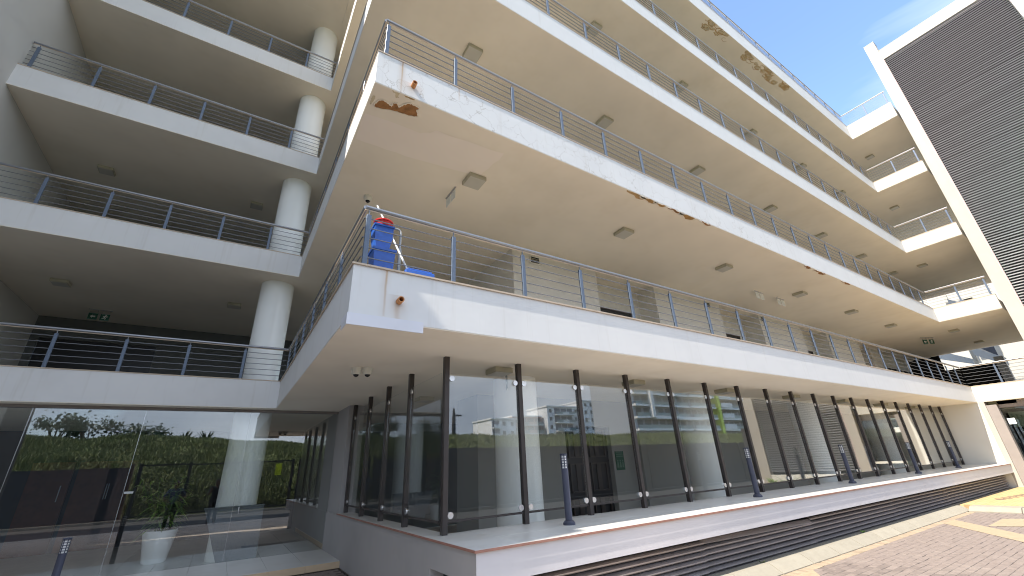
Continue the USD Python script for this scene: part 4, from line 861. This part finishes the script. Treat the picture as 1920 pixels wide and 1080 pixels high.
# two people standing on the road, mirrored in the lobby glass
def person(label, x, y, rz, top, arms):
    t = thing('person', label, 'person', (x, y, 0), rz)
    def body(bones, joints, L=0.03):
        S = {k: m3.Manifold.sphere(r_, 20).translate(list(p)) for k, (p, r_) in joints.items()}; m = m3.Manifold()
        for a, c in bones: m = m + m3.Manifold.batch_hull([S[a], S[c]])
        m = m.refine_to_length(L).to_mesh(); tm = trimesh.Trimesh(m.vert_properties[:, :3], m.tri_verts); trimesh.smoothing.filter_taubin(tm, iterations=12); return tm
    J_ = {'hipL': ((-0.09, 0, 0.90), 0.095), 'hipR': ((0.09, 0, 0.90), 0.095), 'kneeL': ((-0.10, 0.02, 0.48), 0.062), 'kneeR': ((0.10, 0.02, 0.48), 0.062), 'ankL': ((-0.11, -0.02, 0.09), 0.042), 'ankR': ((0.11, -0.02, 0.09), 0.042),
          'toeL': ((-0.13, 0.14, 0.035), 0.035), 'toeR': ((0.13, 0.14, 0.035), 0.035), 'heelL': ((-0.11, -0.05, 0.04), 0.04), 'heelR': ((0.11, -0.05, 0.04), 0.04),
          'belly': ((0, 0.01, 1.06), 0.13), 'chest': ((0, 0, 1.28), 0.14), 'shL': ((-0.18, 0, 1.40), 0.062), 'shR': ((0.18, 0, 1.40), 0.062), 'neck': ((0, 0.0, 1.46), 0.056), 'head0': ((0, 0.02, 1.58), 0.07), 'head': ((0, 0.01, 1.66), 0.088), 'jaw': ((0, 0.05, 1.56), 0.05), 'nose': ((0, 0.105, 1.60), 0.014)}
    B_ = [('hipL', 'kneeL'), ('hipR', 'kneeR'), ('kneeL', 'ankL'), ('kneeR', 'ankR'), ('ankL', 'heelL'), ('ankR', 'heelR'), ('heelL', 'toeL'), ('heelR', 'toeR'), ('hipL', 'hipR'), ('hipL', 'belly'), ('hipR', 'belly'), ('belly', 'chest'), ('chest', 'shL'), ('chest', 'shR'), ('shL', 'shR'), ('chest', 'neck'), ('neck', 'head0'), ('head0', 'head'), ('head0', 'jaw'), ('jaw', 'head'), ('head0', 'nose')]
    for s, nm in ((-1, 'L'), (1, 'R')):
        e, w, f = arms(s); J_['el' + nm] = (e, 0.045); J_['wr' + nm] = (w, 0.032); J_['pa' + nm] = (f, 0.036); B_ += [('sh' + nm, 'el' + nm), ('el' + nm, 'wr' + nm), ('wr' + nm, 'pa' + nm)]
        f = np.array(f); dv = f - np.array(w); dv = dv / np.linalg.norm(dv)
        for q in range(5):
            a0 = f + np.array([0.016 * (q - 1.5), 0, 0]) if q < 4 else f + np.array([-0.035 * s, 0, 0]); a1 = a0 + dv * (0.07, 0.085, 0.09, 0.075, 0.05)[q]
            J_[f'f{nm}{q}'] = (a1, 0.009); J_[f'g{nm}{q}'] = (a0, 0.011); B_ += [('pa' + nm, f'g{nm}{q}'), (f'g{nm}{q}', f'f{nm}{q}')]
    obj('body', body(B_, J_, 0.025), 'skin', t, smooth=True)
    g = lambda k, d_: (J_[k][0], J_[k][1] + d_)
    J2 = {k: g(k, 0.014) for k in ('belly', 'chest', 'shL', 'shR', 'hipL', 'hipR')}
    J2 |= {'eL': (np.array(J_['shL'][0]) * 0.3 + np.array(J_['elL'][0]) * 0.7, 0.062), 'eR': (np.array(J_['shR'][0]) * 0.3 + np.array(J_['elR'][0]) * 0.7, 0.062)}
    obj('shirt', body([('hipL', 'hipR'), ('hipL', 'belly'), ('hipR', 'belly'), ('belly', 'chest'), ('chest', 'shL'), ('chest', 'shR'), ('shL', 'shR'), ('shL', 'eL'), ('shR', 'eR')], J2), top, t, smooth=True)
    J3 = {k: g(k, 0.018) for k in ('hipL', 'hipR', 'kneeL', 'kneeR', 'ankL', 'ankR')}
    obj('trousers', body([('hipL', 'hipR'), ('hipL', 'kneeL'), ('hipR', 'kneeR'), ('kneeL', 'ankL'), ('kneeR', 'ankR')], J3), 'cloth_dark', t, smooth=True)
    J4 = {'a': ((0, -0.015, 1.675), 0.092), 'b': ((0, -0.04, 1.62), 0.075)}
    obj('hair', body([('a', 'b')], J4, 0.02), 'hair_black', t, smooth=True)
    for s in (-0.032, 0.032): obj('eye', trimesh.creation.icosphere(2, 0.012).apply_translation((s, 0.088, 1.635)), 'hair_black', t, smooth=True)
    return t
person('person in blue top and dark trousers, hands on hips, mirrored in the lobby glass', -2.28, -4.4, 0, 'cloth_blue', lambda s: ((s * 0.36, -0.06, 1.16), (s * 0.19, 0.06, 1.02), (s * 0.15, 0.10, 0.99)))
person('dark-dressed person raising both hands in front, mirrored by the lobby column', -0.83, -4.86, 0, 'cloth_dark', lambda s: ((s * 0.26, 0.10, 1.18), (s * 0.20, 0.28, 1.30), (s * 0.19, 0.30, 1.36)))

# ------------------------------------------------------------------ white building and outside stair seen beyond the cross wing
far = thing('neighbour_building', 'sunlit white neighbouring building seen through the open cross wing corridors', 'building')
obj('wall', bx(44, 52, -16, 12, 0, 13.0), 'far_white', far)
for z in (2.0, 5.2, 8.4):
    for y in (-8, -4.5, -1.2): 
        w = obj('window', bx(43.93, 43.999, y - 0.9, y + 0.9, z, z + 1.5), 'apartment_dark', far)
stair = thing('outside_stair', 'white outside staircase with sloping solid parapets beyond the cross wing', 'staircase')
for z in (-3.4, 0.0, 3.4, 6.8):
    pr = [(3.6, 7.36 + z - 1.0), (2.1, 6.5 + z - 0.2), (2.1, 6.9 + z), (3.6, 7.9 + z)]
    obj('parapet', on_x(prism(Polygon([(3.8, 7.3 + z), (2.0, 6.5 + z), (2.0, 6.86 + z), (3.8, 8.0 + z)]), 0, 0.15), 40.0), 'far_shade', stair)
    obj('parapet', on_x(prism(Polygon([(1.75, 7.0 + z), (0.5, 6.05 + z), (0.5, 6.55 + z), (1.75, 7.55 + z)]), 0, 0.15), 39.5), 'far_shade', stair)
    obj('flight', on_x(prism(Polygon([(1.73, 6.06 + z), (0.6, 5.25 + z), (1.71, 5.25 + z)]), 0, 0.3), 40.2), 'far_olive', stair)
    obj('landing_wall', on_x(prism(Polygon([(1.95, 5.2 + z), (1.76, 5.2 + z), (1.76, 8.6 + z), (1.95, 8.6 + z)]), 0, 0.25), 39.9), 'far_white', stair)
    obj('opening', on_x(prism(Polygon([(1.45, 7.45 + z), (0.85, 7.45 + z), (0.85, 6.8 + z)]), 0, 0.02), 40.2), 'apartment_dark', stair)
